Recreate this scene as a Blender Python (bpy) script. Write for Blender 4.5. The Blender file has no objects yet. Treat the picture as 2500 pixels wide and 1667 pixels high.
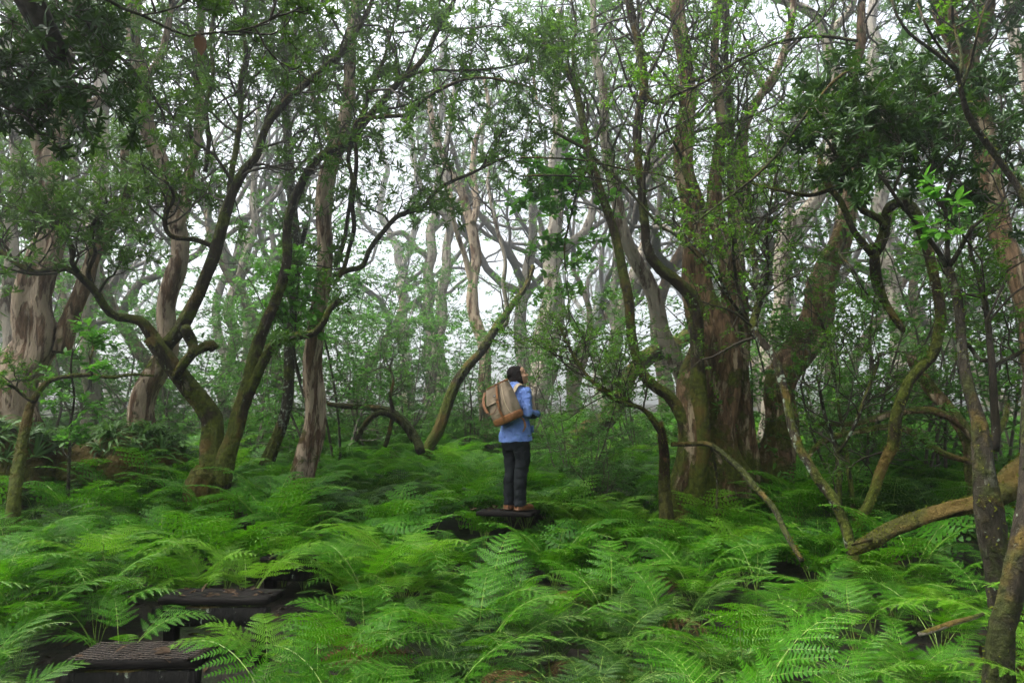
import bpy, bmesh, math, random
import numpy as np
from mathutils import Vector, Matrix, Quaternion, noise as mnoise
SC = bpy.context.scene
COL = SC.collection
rng = np.random.default_rng(11)
random.seed(5)
R = math.radians
FS = 1667.0            # focal length in photo pixels (24 mm on 36 mm, 2500 px wide)
PITCH = math.atan(230 / FS)
CZ = 1.75
CP, SP = math.cos(PITCH), math.sin(PITCH)

def at(sx, sy, d):
    vx = (sx - 1250) / FS; vz = (833.5 - sy) / FS
    s = d / (CP - vz * SP)
    return np.array([vx * s, d, CZ + s * (SP + vz * CP)])

def to_px(p):
    x, y, z = p[0], p[1], p[2] - CZ
    f = y * CP + z * SP; u = -y * SP + z * CP
    return 1250 + x / f * FS, 833.5 - u / f * FS

# ------------------------------------------------------------------ ground
_GY = [-200, 0, 2, 3.6, 5, 7.7, 12, 20, 40, 80, 200]
_GZ = [-1.8, -1.8, -1.78, -1.7, -1.56, -1.32, -0.95, -0.12, 1.5, 3.6, 5.0]
def ground_z(x, y):
    z = np.interp(y, _GY, _GZ)
    z = z + 0.10 * np.sin(x * 0.9 + 1.3) * np.sin(y * 0.7 + .4) + 0.05 * np.sin(x * 2.1 + y * 1.7)
    z = z + 0.38 * np.exp(-((x + 4.6) ** 2 / 5 + (y - 9.6) ** 2 / 7))
    z = z + 0.35 * np.exp(-((x - 5.2) ** 2 / 6 + (y - 9) ** 2 / 9))
    return z + CZ

# ------------------------------------------------------------------ object helpers
def link(o, parent=None):
    COL.objects.link(o)
    if parent is not None: o.parent = parent
    return o

def tag(o, label=None, cat=None, group=None, kind=None):
    if label: o['label'] = label
    if cat: o['category'] = cat
    if group: o['group'] = group
    if kind: o['kind'] = kind
    return o

def thing(name, loc, label, cat, group=None, rz=0.0):
    o = bpy.data.objects.new(name, None); o.empty_display_size = .1
    o.location = [float(v) for v in loc]; o.rotation_euler = (0, 0, rz)
    link(o); return tag(o, label, cat, group)

def np_mesh(name, V, F, mats, smooth=True, midx=None):
    """V (n,3); F list of int arrays (m,k)"""
    me = bpy.data.meshes.new(name)
    V = np.asarray(V, dtype=np.float32)
    me.vertices.add(len(V)); me.vertices.foreach_set('co', V.ravel())
    F = [np.asarray(f, dtype=np.int32) for f in F if len(f)]
    nl = sum(f.size for f in F); npoly = sum(len(f) for f in F)
    me.loops.add(nl); me.polygons.add(npoly)
    me.loops.foreach_set('vertex_index', np.concatenate([f.ravel() for f in F]))
    starts = []; c = 0
    for f in F:
        k = f.shape[1]; starts.append(c + np.arange(len(f)) * k); c += f.size
    me.polygons.foreach_set('loop_start', np.concatenate(starts).astype(np.int32))
    if midx is not None: me.polygons.foreach_set('material_index', np.asarray(midx, dtype=np.int32))
    me.update(calc_edges=True)
    me.polygons.foreach_set('use_smooth', np.full(npoly, smooth))
    for m in (mats if isinstance(mats, (list, tuple)) else [mats]): me.materials.append(m)
    return me

class Geo:
    """collects vertex/face arrays"""
    def __init__(s): s.V = []; s.F = {}; s.n = 0
    def add(s, V, F):
        s.V.append(np.asarray(V, dtype=np.float64).reshape(-1, 3))
        for f in F:
            f = np.asarray(f)
            if len(f): s.F.setdefault(f.shape[1], []).append(f + s.n)
        s.n += len(s.V[-1])
    def mesh(s, name, mats, origin=(0, 0, 0), smooth=True):
        V = np.concatenate(s.V) - np.asarray(origin, dtype=np.float64)
        F = [np.concatenate(v) for v in s.F.values()]
        return np_mesh(name, V, F, mats, smooth)
    def obj(s, name, mats, parent=None, origin=(0, 0, 0), smooth=True):
        return link(bpy.data.objects.new(name, s.mesh(name, mats, origin, smooth)), parent)

def norm(a): return a / np.maximum(np.linalg.norm(a, axis=-1, keepdims=True), 1e-9)
def perp(D):
    ref = np.where(np.abs(D[..., 2:3]) < .8, np.array([0, 0, 1.0]), np.array([1.0, 0, 0]))
    U = norm(np.cross(D, ref)); return U, np.cross(D, U)

def tubes(P, Rad, sides):
    """P (n,K,3), Rad (n,K) -> V,F   thin tubes, all of one length"""
    n, K, _ = P.shape
    T = np.gradient(P, axis=1) if K > 2 else np.repeat(P[:, 1:] - P[:, :1], 2, axis=1)
    T = norm(T)
    U, W = perp(T.mean(axis=1)); U = np.repeat(U[:, None], K, 1)
    U = norm(U - T * (U * T).sum(-1, keepdims=True)); W = np.cross(T, U)
    a = np.arange(sides) * 2 * math.pi / sides
    V = P[:, :, None] + Rad[:, :, None, None] * (U[:, :, None] * np.cos(a)[:, None] + W[:, :, None] * np.sin(a)[:, None])
    idx = np.arange(n * K * sides).reshape(n, K, sides)
    A = idx[:, :-1]; B = idx[:, 1:]
    F = np.stack([A, np.roll(A, -1, 2), np.roll(B, -1, 2), B], -1).reshape(-1, 4)
    cap = idx[:, -1].reshape(n, sides)
    return V.reshape(-1, 3), [F, cap] if sides > 2 else [F]

def spline(pts, step):
    """Catmull-Rom through (n,k) rows; first three columns are xyz"""
    pts = np.asarray(pts, dtype=float); n = len(pts)
    if n < 3:
        m = max(2, int(np.linalg.norm(pts[-1, :3] - pts[0, :3]) / step) + 1)
        t = np.linspace(0, 1, m)[:, None]; return pts[0] * (1 - t) + pts[-1] * t
    E = np.vstack([2 * pts[0] - pts[1], pts, 2 * pts[-1] - pts[-2]])
    E[0, 3:] = pts[0, 3:]; E[-1, 3:] = pts[-1, 3:]
    out = []
    for i in range(n - 1):
        p0, p1, p2, p3 = E[i:i + 4]
        m = max(1, int(np.linalg.norm(p2[:3] - p1[:3]) / step))
        t = (np.arange(m) / m)[:, None]
        out.append(.5 * ((2 * p1) + (-p0 + p2) * t + (2 * p0 - 5 * p1 + 4 * p2 - p3) * t ** 2 + (-p0 + 3 * p1 - 3 * p2 + p3) * t ** 3))
    out.append(pts[-1:]); return np.vstack(out)

def thick_stem(P, rad, sides=18, flute=0.10, rough=0.075, seed=0, close=True, knob=0.25):
    """one organic trunk/limb: P (K,3), rad (K,)"""
    r = np.random.default_rng(seed); K = len(P)
    T = norm(np.gradient(P, axis=0))
    U = np.zeros_like(P); u, _ = perp(T[0]); 
    for i in range(K):
        u = u - T[i] * np.dot(u, T[i]); u = u / max(np.linalg.norm(u), 1e-9); U[i] = u
    W = np.cross(T, U)
    a = np.arange(sides) * 2 * math.pi / sides
    s = np.concatenate([[0], np.cumsum(np.linalg.norm(np.diff(P, axis=0), axis=1))])
    A, S = np.meshgrid(a, s)
    m = np.ones_like(A)
    for k in (2, 3, 5):
        m += flute / k * 1.6 * np.sin(k * A + r.uniform(0, 6) + S * r.uniform(-.9, .9) + .8 * np.sin(S * 1.7 + r.uniform(0, 6)))
    sc = 1 / np.maximum(rad, .02)[:, None]
    for j in range(4):
        kk = r.integers(4, 9); m += rough * .5 * np.sin(kk * A + S * r.uniform(2, 9) * 1.3 + r.uniform(0, 6))
    m += knob * rough * 3 * np.maximum(0, np.sin(S * r.uniform(4, 7) + r.uniform(0, 6)) * np.sin(A + r.uniform(0, 6) + S)) ** 3
    m += r.normal(0, rough * .35, A.shape)
    V = P[:, None] + (rad[:, None] * m)[..., None] * (U[:, None] * np.cos(a)[:, None] + W[:, None] * np.sin(a)[:, None])
    idx = np.arange(K * sides).reshape(K, sides)
    F = np.stack([idx[:-1], np.roll(idx[:-1], -1, 1), np.roll(idx[1:], -1, 1), idx[1:]], -1).reshape(-1, 4)
    Fs = [F]
    if close: Fs += [idx[-1:].copy(), idx[:1, ::-1].copy()]
    return V.reshape(-1, 3), Fs

# ------------------------------------------------------------------ materials
def new_mat(name):
    m = bpy.data.materials.new(name); m.use_nodes = True
    nt = m.node_tree; nt.nodes.clear(); return m, nt
class NB:
    def __init__(s, nt): s.nt = nt
    def n(s, t, **kw):
        nd = s.nt.nodes.new(t)
        for k, v in kw.items():
            if k.startswith('_'): setattr(nd, k[1:], v)
            else:
                key = int(k[1:]) if k[0] == 'i' and k[1:].isdigit() else k.replace('__', ' ')
                sock = nd.inputs[key]
                if hasattr(v, 'is_linked') or hasattr(v, 'links'): s.nt.links.new(v, sock)
                else: sock.default_value = v
        return nd
    def link(s, a, b): s.nt.links.new(a, b)
    def mix(s, fac, a, b, mode='MIX'):
        nd = s.nt.nodes.new('ShaderNodeMix'); nd.data_type = 'RGBA'; nd.blend_type = mode
        for sock, v in ((nd.inputs[0], fac), (nd.inputs[6], a), (nd.inputs[7], b)):
            if hasattr(v, 'links'): s.nt.links.new(v, sock)
            elif isinstance(v, (int, float)): sock.default_value = v
            else: sock.default_value = (*v, 1)
        return nd.outputs[2]
    def math(s, op, a, b=0.0, clamp=False):
        nd = s.nt.nodes.new('ShaderNodeMath'); nd.operation = op; nd.use_clamp = clamp
        for sock, v in ((nd.inputs[0], a), (nd.inputs[1], b)):
            if hasattr(v, 'links'): s.nt.links.new(v, sock)
            else: sock.default_value = v
        return nd.outputs[0]
    def step(s, v, lo, hi):
        nd = s.nt.nodes.new('ShaderNodeMapRange'); nd.interpolation_type = 'SMOOTHSTEP'
        s.nt.links.new(v, nd.inputs[0]); nd.inputs[1].default_value = lo; nd.inputs[2].default_value = hi
        return nd.outputs[0]
    def coords(s, scale=(1, 1, 1), out='Object'):
        tc = s.nt.nodes.new('ShaderNodeTexCoord'); mp = s.nt.nodes.new('ShaderNodeMapping')
        mp.inputs['Scale'].default_value = scale; s.nt.links.new(tc.outputs[out], mp.inputs[0]); return mp.outputs[0]
    def noise(s, vec, scale, detail=6, rough=.6, dist=0.0):
        nd = s.nt.nodes.new('ShaderNodeTexNoise'); s.nt.links.new(vec, nd.inputs['Vector'])
        nd.inputs['Scale'].default_value = scale; nd.inputs['Detail'].default_value = detail
        nd.inputs['Roughness'].default_value = rough; nd.inputs['Distortion'].default_value = dist
        return nd.outputs[0]

def bark_mat(name, deep, mid, pale, pale_amt, moss_amt, lichen_amt, moss_col=(.085, .105, .009)):
    m, nt = new_mat(name); b = NB(nt)
    c1 = b.coords((1, 1, .22)); c2 = b.coords((1, 1, .2)); c0 = b.coords((1, 1, 1))
    n1 = b.noise(c1, 20, 8, .68, .25)          # fibrous streaks
    n2 = b.noise(c2, 7.5, 8, .66, .5)        # peeling patches
    n3 = b.noise(c0, 2.2, 5, .6)
    n4 = b.noise(c0, 22, 5, .6)
    col = b.mix(b.step(n1, .35, .66), deep, mid)
    pm = b.step(b.math('ADD', n2, b.math('MULTIPLY', n1, .25)), .74 - pale_amt * .4, .80 - pale_amt * .4)
    col = b.mix(pm, col, b.mix(b.step(n1, .3, .7), [v * .72 for v in pale], pale))
    lm = b.step(b.math('ADD', n4, b.math('MULTIPLY', n3, .35)), .98 - lichen_amt * .5, 1.03 - lichen_amt * .5)
    col = b.mix(lm, col, (.24, .29, .22))
    geo = nt.nodes.new('ShaderNodeNewGeometry'); sx = nt.nodes.new('ShaderNodeSeparateXYZ'); b.link(geo.outputs['Normal'], sx.inputs[0])
    tc = nt.nodes.new('ShaderNodeTexCoord'); sz = nt.nodes.new('ShaderNodeSeparateXYZ'); b.link(tc.outputs['Object'], sz.inputs[0])
    low = b.math('MULTIPLY', b.step(sz.outputs[2], 2.6, 0.0), .16)
    mv = b.math('ADD', b.math('ADD', b.noise(c0, 3.0, 8, .68), b.math('MULTIPLY', sx.outputs[2], .22)), low)
    mm = b.step(mv, .72 - moss_amt * .42, .82 - moss_amt * .42)
    mcol = b.mix(b.step(n4, .35, .65), [v * .45 for v in moss_col], moss_col)
    mcol = b.mix(b.step(n3, .5, .62), mcol, (.10, .068, .014))
    col = b.mix(mm, col, mcol)
    h = b.math('ADD', b.math('ADD', b.math('MULTIPLY', n1, .8), b.math('MULTIPLY', pm, .25)), b.math('MULTIPLY', mm, b.math('MULTIPLY', n4, .8)))
    bump = b.n('ShaderNodeBump', Strength=1.0, Distance=.055, Height=h)
    bs = b.n('ShaderNodeBsdfPrincipled', Base__Color=col, Roughness=.85, Normal=bump.outputs[0])
    bs.inputs['Specular IOR Level'].default_value = .25
    o = nt.nodes.new('ShaderNodeOutputMaterial'); b.link(bs.outputs[0], o.inputs[0]); return m

def leaf_mat(name, dark, light, rough=.42, trans=.3, var=1.0, spec=.22, tcol=None):
    m, nt = new_mat(name); b = NB(nt)
    geo = nt.nodes.new('ShaderNodeNewGeometry'); oi = nt.nodes.new('ShaderNodeObjectInfo')
    tc = b.coords((1, 1, 1))
    nz = b.noise(tc, 1.3, 3, .5)
    f = b.math('ADD', b.math('MULTIPLY', geo.outputs['Random Per Island'], .55 * var), b.math('MULTIPLY', b.step(nz, .35, .65), .45 * var))
    f = b.math('ADD', f, b.math('MULTIPLY', b.math('SUBTRACT', oi.outputs['Random'], .5), .3), True)
    col = b.mix(f, dark, light)
    bs = b.n('ShaderNodeBsdfPrincipled', Base__Color=col, Roughness=rough)
    bs.inputs['Specular IOR Level'].default_value = spec
    if trans > 0:
        tl = b.n('ShaderNodeBsdfTranslucent', Color=b.mix(.5, col, tcol or [min(1, v * 1.6) for v in light]))
        mx = b.n('ShaderNodeMixShader', Fac=trans); b.link(bs.outputs[0], mx.inputs[1]); b.link(tl.outputs[0], mx.inputs[2]); out = mx.outputs[0]
    else: out = bs.outputs[0]
    o = nt.nodes.new('ShaderNodeOutputMaterial'); b.link(out, o.inputs[0]); return m

def plain_mat(name, c1, c2, scale=20, rough=.7, bump=.3, stretch=(1, 1, 1), spec=.4, dist=.01):
    m, nt = new_mat(name); b = NB(nt)
    n1 = b.noise(b.coords(stretch), scale, 7, .6)
    col = b.mix(b.step(n1, .35, .65), c1, c2)
    bp = b.n('ShaderNodeBump', Strength=bump, Distance=dist, Height=n1)
    bs = b.n('ShaderNodeBsdfPrincipled', Base__Color=col, Roughness=rough, Normal=bp.outputs[0]); bs.inputs['Specular IOR Level'].default_value = spec
    o = nt.nodes.new('ShaderNodeOutputMaterial'); b.link(bs.outputs[0], o.inputs[0]); return m

M = {}
M['pale'] = bark_mat('pale_peeling_bark', (.06, .032, .016), (.19, .118, .066), (.36, .28, .195), .44, .20, .12)
M['pale2'] = bark_mat('grey_peeling_bark', (.06, .04, .026), (.17, .125, .09), (.32, .28, .22), .50, .20, .35)
M['brown'] = bark_mat('brown_stringy_bark', (.045, .025, .011), (.21, .13, .066), (.35, .27, .17), .22, .38, .12)
M['mossy'] = bark_mat('mossy_bark', (.010, .007, .004), (.045, .030, .015), (.17, .15, .10), .10, .66, .30)
M['dark'] = bark_mat('dark_wet_bark', (.014, .011, .007), (.045, .036, .022), (.12, .12, .085), .10, .34, .30, (.05, .06, .012))
M['lichen'] = bark_mat('lichen_bark', (.016, .012, .008), (.055, .042, .026), (.15, .145, .10), .14, .40, .50)
M['log'] = bark_mat('mossy_log_bark', (.014, .007, .004), (.060, .028, .014), (.17, .08, .04), .12, .50, .10, (.060, .060, .007))
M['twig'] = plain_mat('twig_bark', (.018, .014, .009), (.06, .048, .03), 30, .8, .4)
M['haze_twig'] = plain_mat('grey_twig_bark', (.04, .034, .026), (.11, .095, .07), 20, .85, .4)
M['whorl'] = leaf_mat('glossy_dark_leaf', (.020, .058, .007), (.075, .175, .014), .38, .34, tcol=(.16, .34, .012))
M['small'] = leaf_mat('small_green_leaf', (.026, .080, .008), (.095, .23, .016), .45, .40, tcol=(.18, .40, .012))
M['bright'] = leaf_mat('bright_broad_leaf', (.045, .16, .014), (.12, .33, .03), .38, .42)
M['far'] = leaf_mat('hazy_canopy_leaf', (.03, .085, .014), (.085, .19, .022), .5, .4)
M['over'] = leaf_mat('shade_canopy_leaf', (.02, .06, .010), (.06, .15, .022), .45, .25)  # leaves of the unseen crowns added for shade
M['shrub'] = leaf_mat('understory_leaf', (.03, .095, .016), (.085, .22, .028), .5, .40)
M['fern'] = leaf_mat('fern_green', (.012, .075, .002), (.062, .225, .003), .50, .42, tcol=(.12, .38, .003))
M['fern_young'] = leaf_mat('young_fern_green', (.065, .19, .006), (.13, .32, .012), .46, .42, tcol=(.2, .46, .02))
M['fern_dark'] = leaf_mat('old_fern_green', (.007, .035, .004), (.032, .10, .006), .5, .30, tcol=(.07, .22, .01))
M['fern_dead'] = leaf_mat('dead_brown_fern', (.04, .022, .010), (.13, .075, .03), .8, .2, spec=.1)
M['shaded_leaf'] = leaf_mat('shade_darkened_leaf', (.010, .032, .006), (.036, .095, .012), .35, .25, tcol=(.09, .2, .01))  # leaf green with the deep shade of the near branches put into its colour
M['rachis'] = plain_mat('fern_rachis', (.12, .20, .03), (.20, .30, .05), 12, .5, .1)
M['stipe'] = plain_mat('fern_stipe', (.07, .075, .02), (.15, .12, .035), 12, .55, .1)
M['moss'] = leaf_mat('moss_tuft', (.05, .068, .005), (.15, .165, .014), .9, .25, spec=.1)
M['strap'] = leaf_mat('strap_leaf', (.02, .07, .010), (.09, .20, .03), .42, .3)
M['deadleaf'] = plain_mat('dead_brown_leaf', (.05, .02, .008), (.13, .06, .02), 25, .7, .3)
M['litter'] = leaf_mat('leaf_litter', (.022, .013, .006), (.075, .045, .022), .8, .05, spec=.2)

def ground_mat():
    m, nt = new_mat('forest_soil'); b = NB(nt)
    c = b.coords((1, 1, 1)); n1 = b.noise(c, 2.5, 8, .65); n2 = b.noise(c, 18, 8, .7)
    col = b.mix(b.step(n2, .35, .65), (.006, .0045, .003), (.026, .018, .010))
    col = b.mix(b.step(n1, .5, .62), col, (.022, .038, .010))
    bp = b.n('ShaderNodeBump', Strength=.8, Distance=.05, Height=n2)
    bs = b.n('ShaderNodeBsdfPrincipled', Base__Color=col, Roughness=.95, Normal=bp.outputs[0])
    o = nt.nodes.new('ShaderNodeOutputMaterial'); b.link(bs.outputs[0], o.inputs[0]); return m

# ------------------------------------------------------------------ setting
def build_ground():
    xs = np.concatenate([np.linspace(-90, -16, 38), np.linspace(-15.5, 15.5, 125), np.linspace(16, 90, 38)])
    ys = np.concatenate([np.linspace(-60, -2, 20), np.linspace(-1.6, 24, 104), np.linspace(25, 90, 40)])
    X, Y = np.meshgrid(xs, ys); Z = ground_z(X, Y) + rng.normal(0, .015, X.shape)
    V = np.stack([X, Y, Z], -1).reshape(-1, 3)
    i = np.arange(len(V)).reshape(X.shape)
    F = np.stack([i[:-1, :-1], i[:-1, 1:], i[1:, 1:], i[1:, :-1]], -1).reshape(-1, 4)
    o = link(bpy.data.objects.new('ground', np_mesh('ground', V, [F], ground_mat()))); tag(o, kind='structure')
build_ground()

HAZE = 0.0105
def build_haze():
    me = bpy.data.meshes.new('haze'); bm = bmesh.new(); bmesh.ops.create_cube(bm, size=1)
    lo = np.array([-100, -70, -2.5]); hi = np.array([100, 100, 26.0])
    for v in bm.verts: v.co = Vector([(lo[i] + hi[i]) / 2 + v.co[i] * (hi[i] - lo[i]) for i in range(3)])
    bm.to_mesh(me); bm.free()
    m, nt = new_mat('forest_mist'); b = NB(nt)
    pv = b.n('ShaderNodeVolumePrincipled'); pv.inputs['Color'].default_value = (.93, .98, .97, 1); pv.inputs['Density'].default_value = HAZE
    pv.inputs['Anisotropy'].default_value = .90
    o = nt.nodes.new('ShaderNodeOutputMaterial'); b.link(pv.outputs[0], o.inputs['Volume']); me.materials.append(m)
    ob = link(bpy.data.objects.new('haze', me)); tag(ob, kind='stuff'); ob.display_type = 'WIRE'
build_haze()

SUN_EL, SUN_AZ = R(60), R(-100)     # azimuth from +y (the way the camera looks) towards +x
def build_light():
    w = bpy.data.worlds.new('World'); SC.world = w; w.use_nodes = True
    nt = w.node_tree; nt.nodes.clear(); b = NB(nt)
    sky = nt.nodes.new('ShaderNodeTexSky'); sky.sky_type = 'NISHITA'; sky.sun_disc = False
    sky.sun_elevation = SUN_EL; sky.sun_rotation = SUN_AZ; sky.air_density = 1.0; sky.dust_density = 6.0; sky.ozone_density = .6
    hs = nt.nodes.new('ShaderNodeHueSaturation'); hs.inputs['Saturation'].default_value = .30
    b.link(sky.outputs[0], hs.inputs['Color'])
    bg = nt.nodes.new('ShaderNodeBackground'); bg.inputs[1].default_value = .15; b.link(hs.outputs[0], bg.inputs[0])
    o = nt.nodes.new('ShaderNodeOutputWorld'); b.link(bg.outputs[0], o.inputs[0])
    l = bpy.data.lights.new('sun', 'SUN'); l.energy = .8; l.angle = R(25); l.color = (1, .97, .90)
    so = link(bpy.data.objects.new('sun', l)); so.location = (0, 0, 30)
    d = Vector((math.sin(SUN_AZ) * math.cos(SUN_EL), math.cos(SUN_AZ) * math.cos(SUN_EL), math.sin(SUN_EL)))
    so.rotation_euler = d.to_track_quat('Z', 'Y').to_euler()
    cam = bpy.data.cameras.new('camera'); cam.lens = 24; cam.sensor_width = 36; cam.clip_start = .05; cam.clip_end = 600
    co = link(bpy.data.objects.new('camera', cam)); co.location = (0, 0, CZ); co.rotation_euler = (R(90) + PITCH, 0, 0)
    SC.camera = co
    vs = SC.view_settings; vs.view_transform = 'Standard'; vs.look = 'None'; vs.exposure = 2.2; vs.gamma = 1
    c = SC.cycles
    c.max_bounces = 6; c.diffuse_bounces = 3; c.glossy_bounces = 2; c.transmission_bounces = 3; c.volume_bounces = 0; c.transparent_max_bounces = 4
    c.caustics_reflective = False; c.caustics_refractive = False
    c.use_denoising = True; c.sample_clamp_indirect = 6
    try: c.use_adaptive_sampling = True; c.adaptive_threshold = .02
    except Exception: pass
build_light()
# ------------------------------------------------------------------ the person
def cloth_mat(name, c1, c2, scale=7, rough=.85, bump=.5, stretch=(1, 1, 1), weave=260):
    m, nt = new_mat(name); b = NB(nt); c = b.coords(stretch)
    n1 = b.noise(c, scale, 5, .55, .8); n2 = b.noise(b.coords((1, 1, 1)), weave, 2, .5)
    col = b.mix(b.step(n1, .3, .7), c1, c2)
    h = b.math('ADD', n1, b.math('MULTIPLY', n2, .06))
    bp = b.n('ShaderNodeBump', Strength=bump, Distance=.03, Height=h)
    bs = b.n('ShaderNodeBsdfPrincipled', Base__Color=col, Roughness=rough, Normal=bp.outputs[0]); bs.inputs['Specular IOR Level'].default_value = .2
    o = nt.nodes.new('ShaderNodeOutputMaterial'); b.link(bs.outputs[0], o.inputs[0]); return m
M['skin'] = plain_mat('skin', (.42, .23, .14), (.50, .29, .18), 30, .5, .05)
M['hair'] = plain_mat('dark_hair', (.004, .0035, .0035), (.016, .011, .009), 60, .65, .8, (1, 1, .06), .12, .01)
M['jacket'] = cloth_mat('blue_jacket_cloth', (.11, .19, .47), (.165, .25, .55), 10, .85, .9)
M['navy'] = cloth_mat('navy_cloth', (.006, .010, .022), (.012, .018, .034), 9)
M['trousers'] = cloth_mat('black_trouser_cloth', (.0045, .0065, .008), (.010, .013, .016), 8, .8, .9, (1, 1, .6))
M['teal'] = cloth_mat('teal_knit', (.008, .10, .13), (.02, .20, .24), 60, .9, .8, (.2, 1, 1))
M['boot'] = plain_mat('tan_boot_leather', (.12, .05, .02), (.22, .09, .035), 25, .6, .3)
M['canvas'] = cloth_mat('tan_canvas', (.175, .135, .092), (.265, .21, .15), 8, .9, .8)
M['leather'] = plain_mat('brown_leather', (.15, .062, .022), (.27, .115, .042), 22, .55, .35)
M['leather_dark'] = plain_mat('dark_brown_leather', (.07, .03, .012), (.13, .058, .024), 25, .5, .3)
M['piping'] = plain_mat('pale_piping', (.42, .33, .22), (.5, .4, .28), 40, .8, .1)
M['black_label'] = plain_mat('black_label', (.010, .010, .012), (.02, .02, .022), 40, .6, .1)
M['white_print'] = plain_mat('white_print', (.6, .6, .58), (.7, .7, .68), 40, .7, .1)
M['eye'] = plain_mat('dark_eye', (.01, .007, .005), (.02, .014, .01), 40, .2, .0)

def ell(bm, c, r, rot=None, seg=20):
    m = Matrix.Translation(Vector(c)) @ (rot.to_4x4() if rot else Matrix.Identity(4)) @ Matrix.Diagonal((*r, 1))
    bmesh.ops.create_uvsphere(bm, u_segments=seg, v_segments=seg // 2 + 2, radius=1, matrix=m)
def tube_bm(bm, pts, rads, sides=16, squash=None, up=None, caps=True):
    """closed tapered tube; squash = (a,b) factors per ring along the side/up axes"""
    P = np.array(pts, float); K = len(P); T = norm(np.gradient(P, axis=0)); u = np.array(up if up is not None else perp(T[0])[0], float)
    rings = []
    for i in range(K):
        u = u - T[i] * np.dot(u, T[i]); u /= np.linalg.norm(u); w = np.cross(T[i], u)
        ra, rb = rads[i] if isinstance(rads[i], (tuple, list)) else (rads[i], rads[i])
        rings.append([bm.verts.new((P[i] + u * ra * math.cos(a) + w * rb * math.sin(a)).tolist()) for a in np.arange(sides) * 2 * math.pi / sides])
    for A, B in zip(rings[:-1], rings[1:]):
        for j in range(sides): bm.faces.new((A[j], A[(j + 1) % sides], B[(j + 1) % sides], B[j]))
    if caps: bm.faces.new(rings[0][::-1]); bm.faces.new(rings[-1])
def fuse(name, bm, voxel, mat, parent, smooth=4, noise_amt=0.0, seed=0, nscale=9):
    """all volumes fused into one continuous surface"""
    bmesh.ops.triangulate(bm, faces=bm.faces)
    for _ in range(4):
        lg = [e for e in bm.edges if e.calc_length() > .03]
        if not lg: break
        bmesh.ops.subdivide_edges(bm, edges=lg, cuts=1); bmesh.ops.triangulate(bm, faces=bm.faces)
    bmesh.ops.recalc_face_normals(bm, faces=bm.faces)
    me = bpy.data.meshes.new(name); bm.to_mesh(me); bm.free()
    o = bpy.data.objects.new(name, me); COL.objects.link(o)
    md = o.modifiers.new('r', 'REMESH'); md.mode = 'VOXEL'; md.voxel_size = voxel; md.use_smooth_shade = True
    if smooth: s = o.modifiers.new('s', 'SMOOTH'); s.iterations = smooth; s.factor = .5
    dg = bpy.context.evaluated_depsgraph_get(); m2 = bpy.data.meshes.new_from_object(o.evaluated_get(dg)); m2.name = name
    o.modifiers.clear(); o.data = m2; bpy.data.meshes.remove(me); m2.materials.clear(); m2.materials.append(mat)
    if noise_amt:
        n = len(m2.vertices); co = np.empty(n * 3, dtype=np.float32); no = np.empty(n * 3, dtype=np.float32)
        m2.vertices.foreach_get('co', co); m2.vertex_normals.foreach_get('vector', no); co = co.reshape(-1, 3)
        k = np.array([mnoise.noise(q + Vector((seed, 0, 0))) + .5 * mnoise.noise(q * 2.3) for q in map(Vector, (co * [nscale, nscale, nscale * 1.5]).tolist())])
        co += no.reshape(-1, 3) * (k * noise_amt)[:, None]; m2.vertices.foreach_set('co', co.ravel()); m2.update()
    m2.polygons.foreach_set('use_smooth', np.ones(len(m2.polygons), dtype=bool)); o.parent = parent; return o
def part_bm(name, bm, mat, parent, smooth=True, bev=0.0):
    bmesh.ops.recalc_face_normals(bm, faces=bm.faces)
    if bev: bmesh.ops.bevel(bm, geom=list(bm.edges), offset=bev, segments=2, affect='EDGES', profile=.6)
    me = bpy.data.meshes.new(name); bm.to_mesh(me); bm.free(); me.materials.append(mat)
    me.polygons.foreach_set('use_smooth', np.full(len(me.polygons), smooth)); return link(bpy.data.objects.new(name, me), parent)

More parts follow.
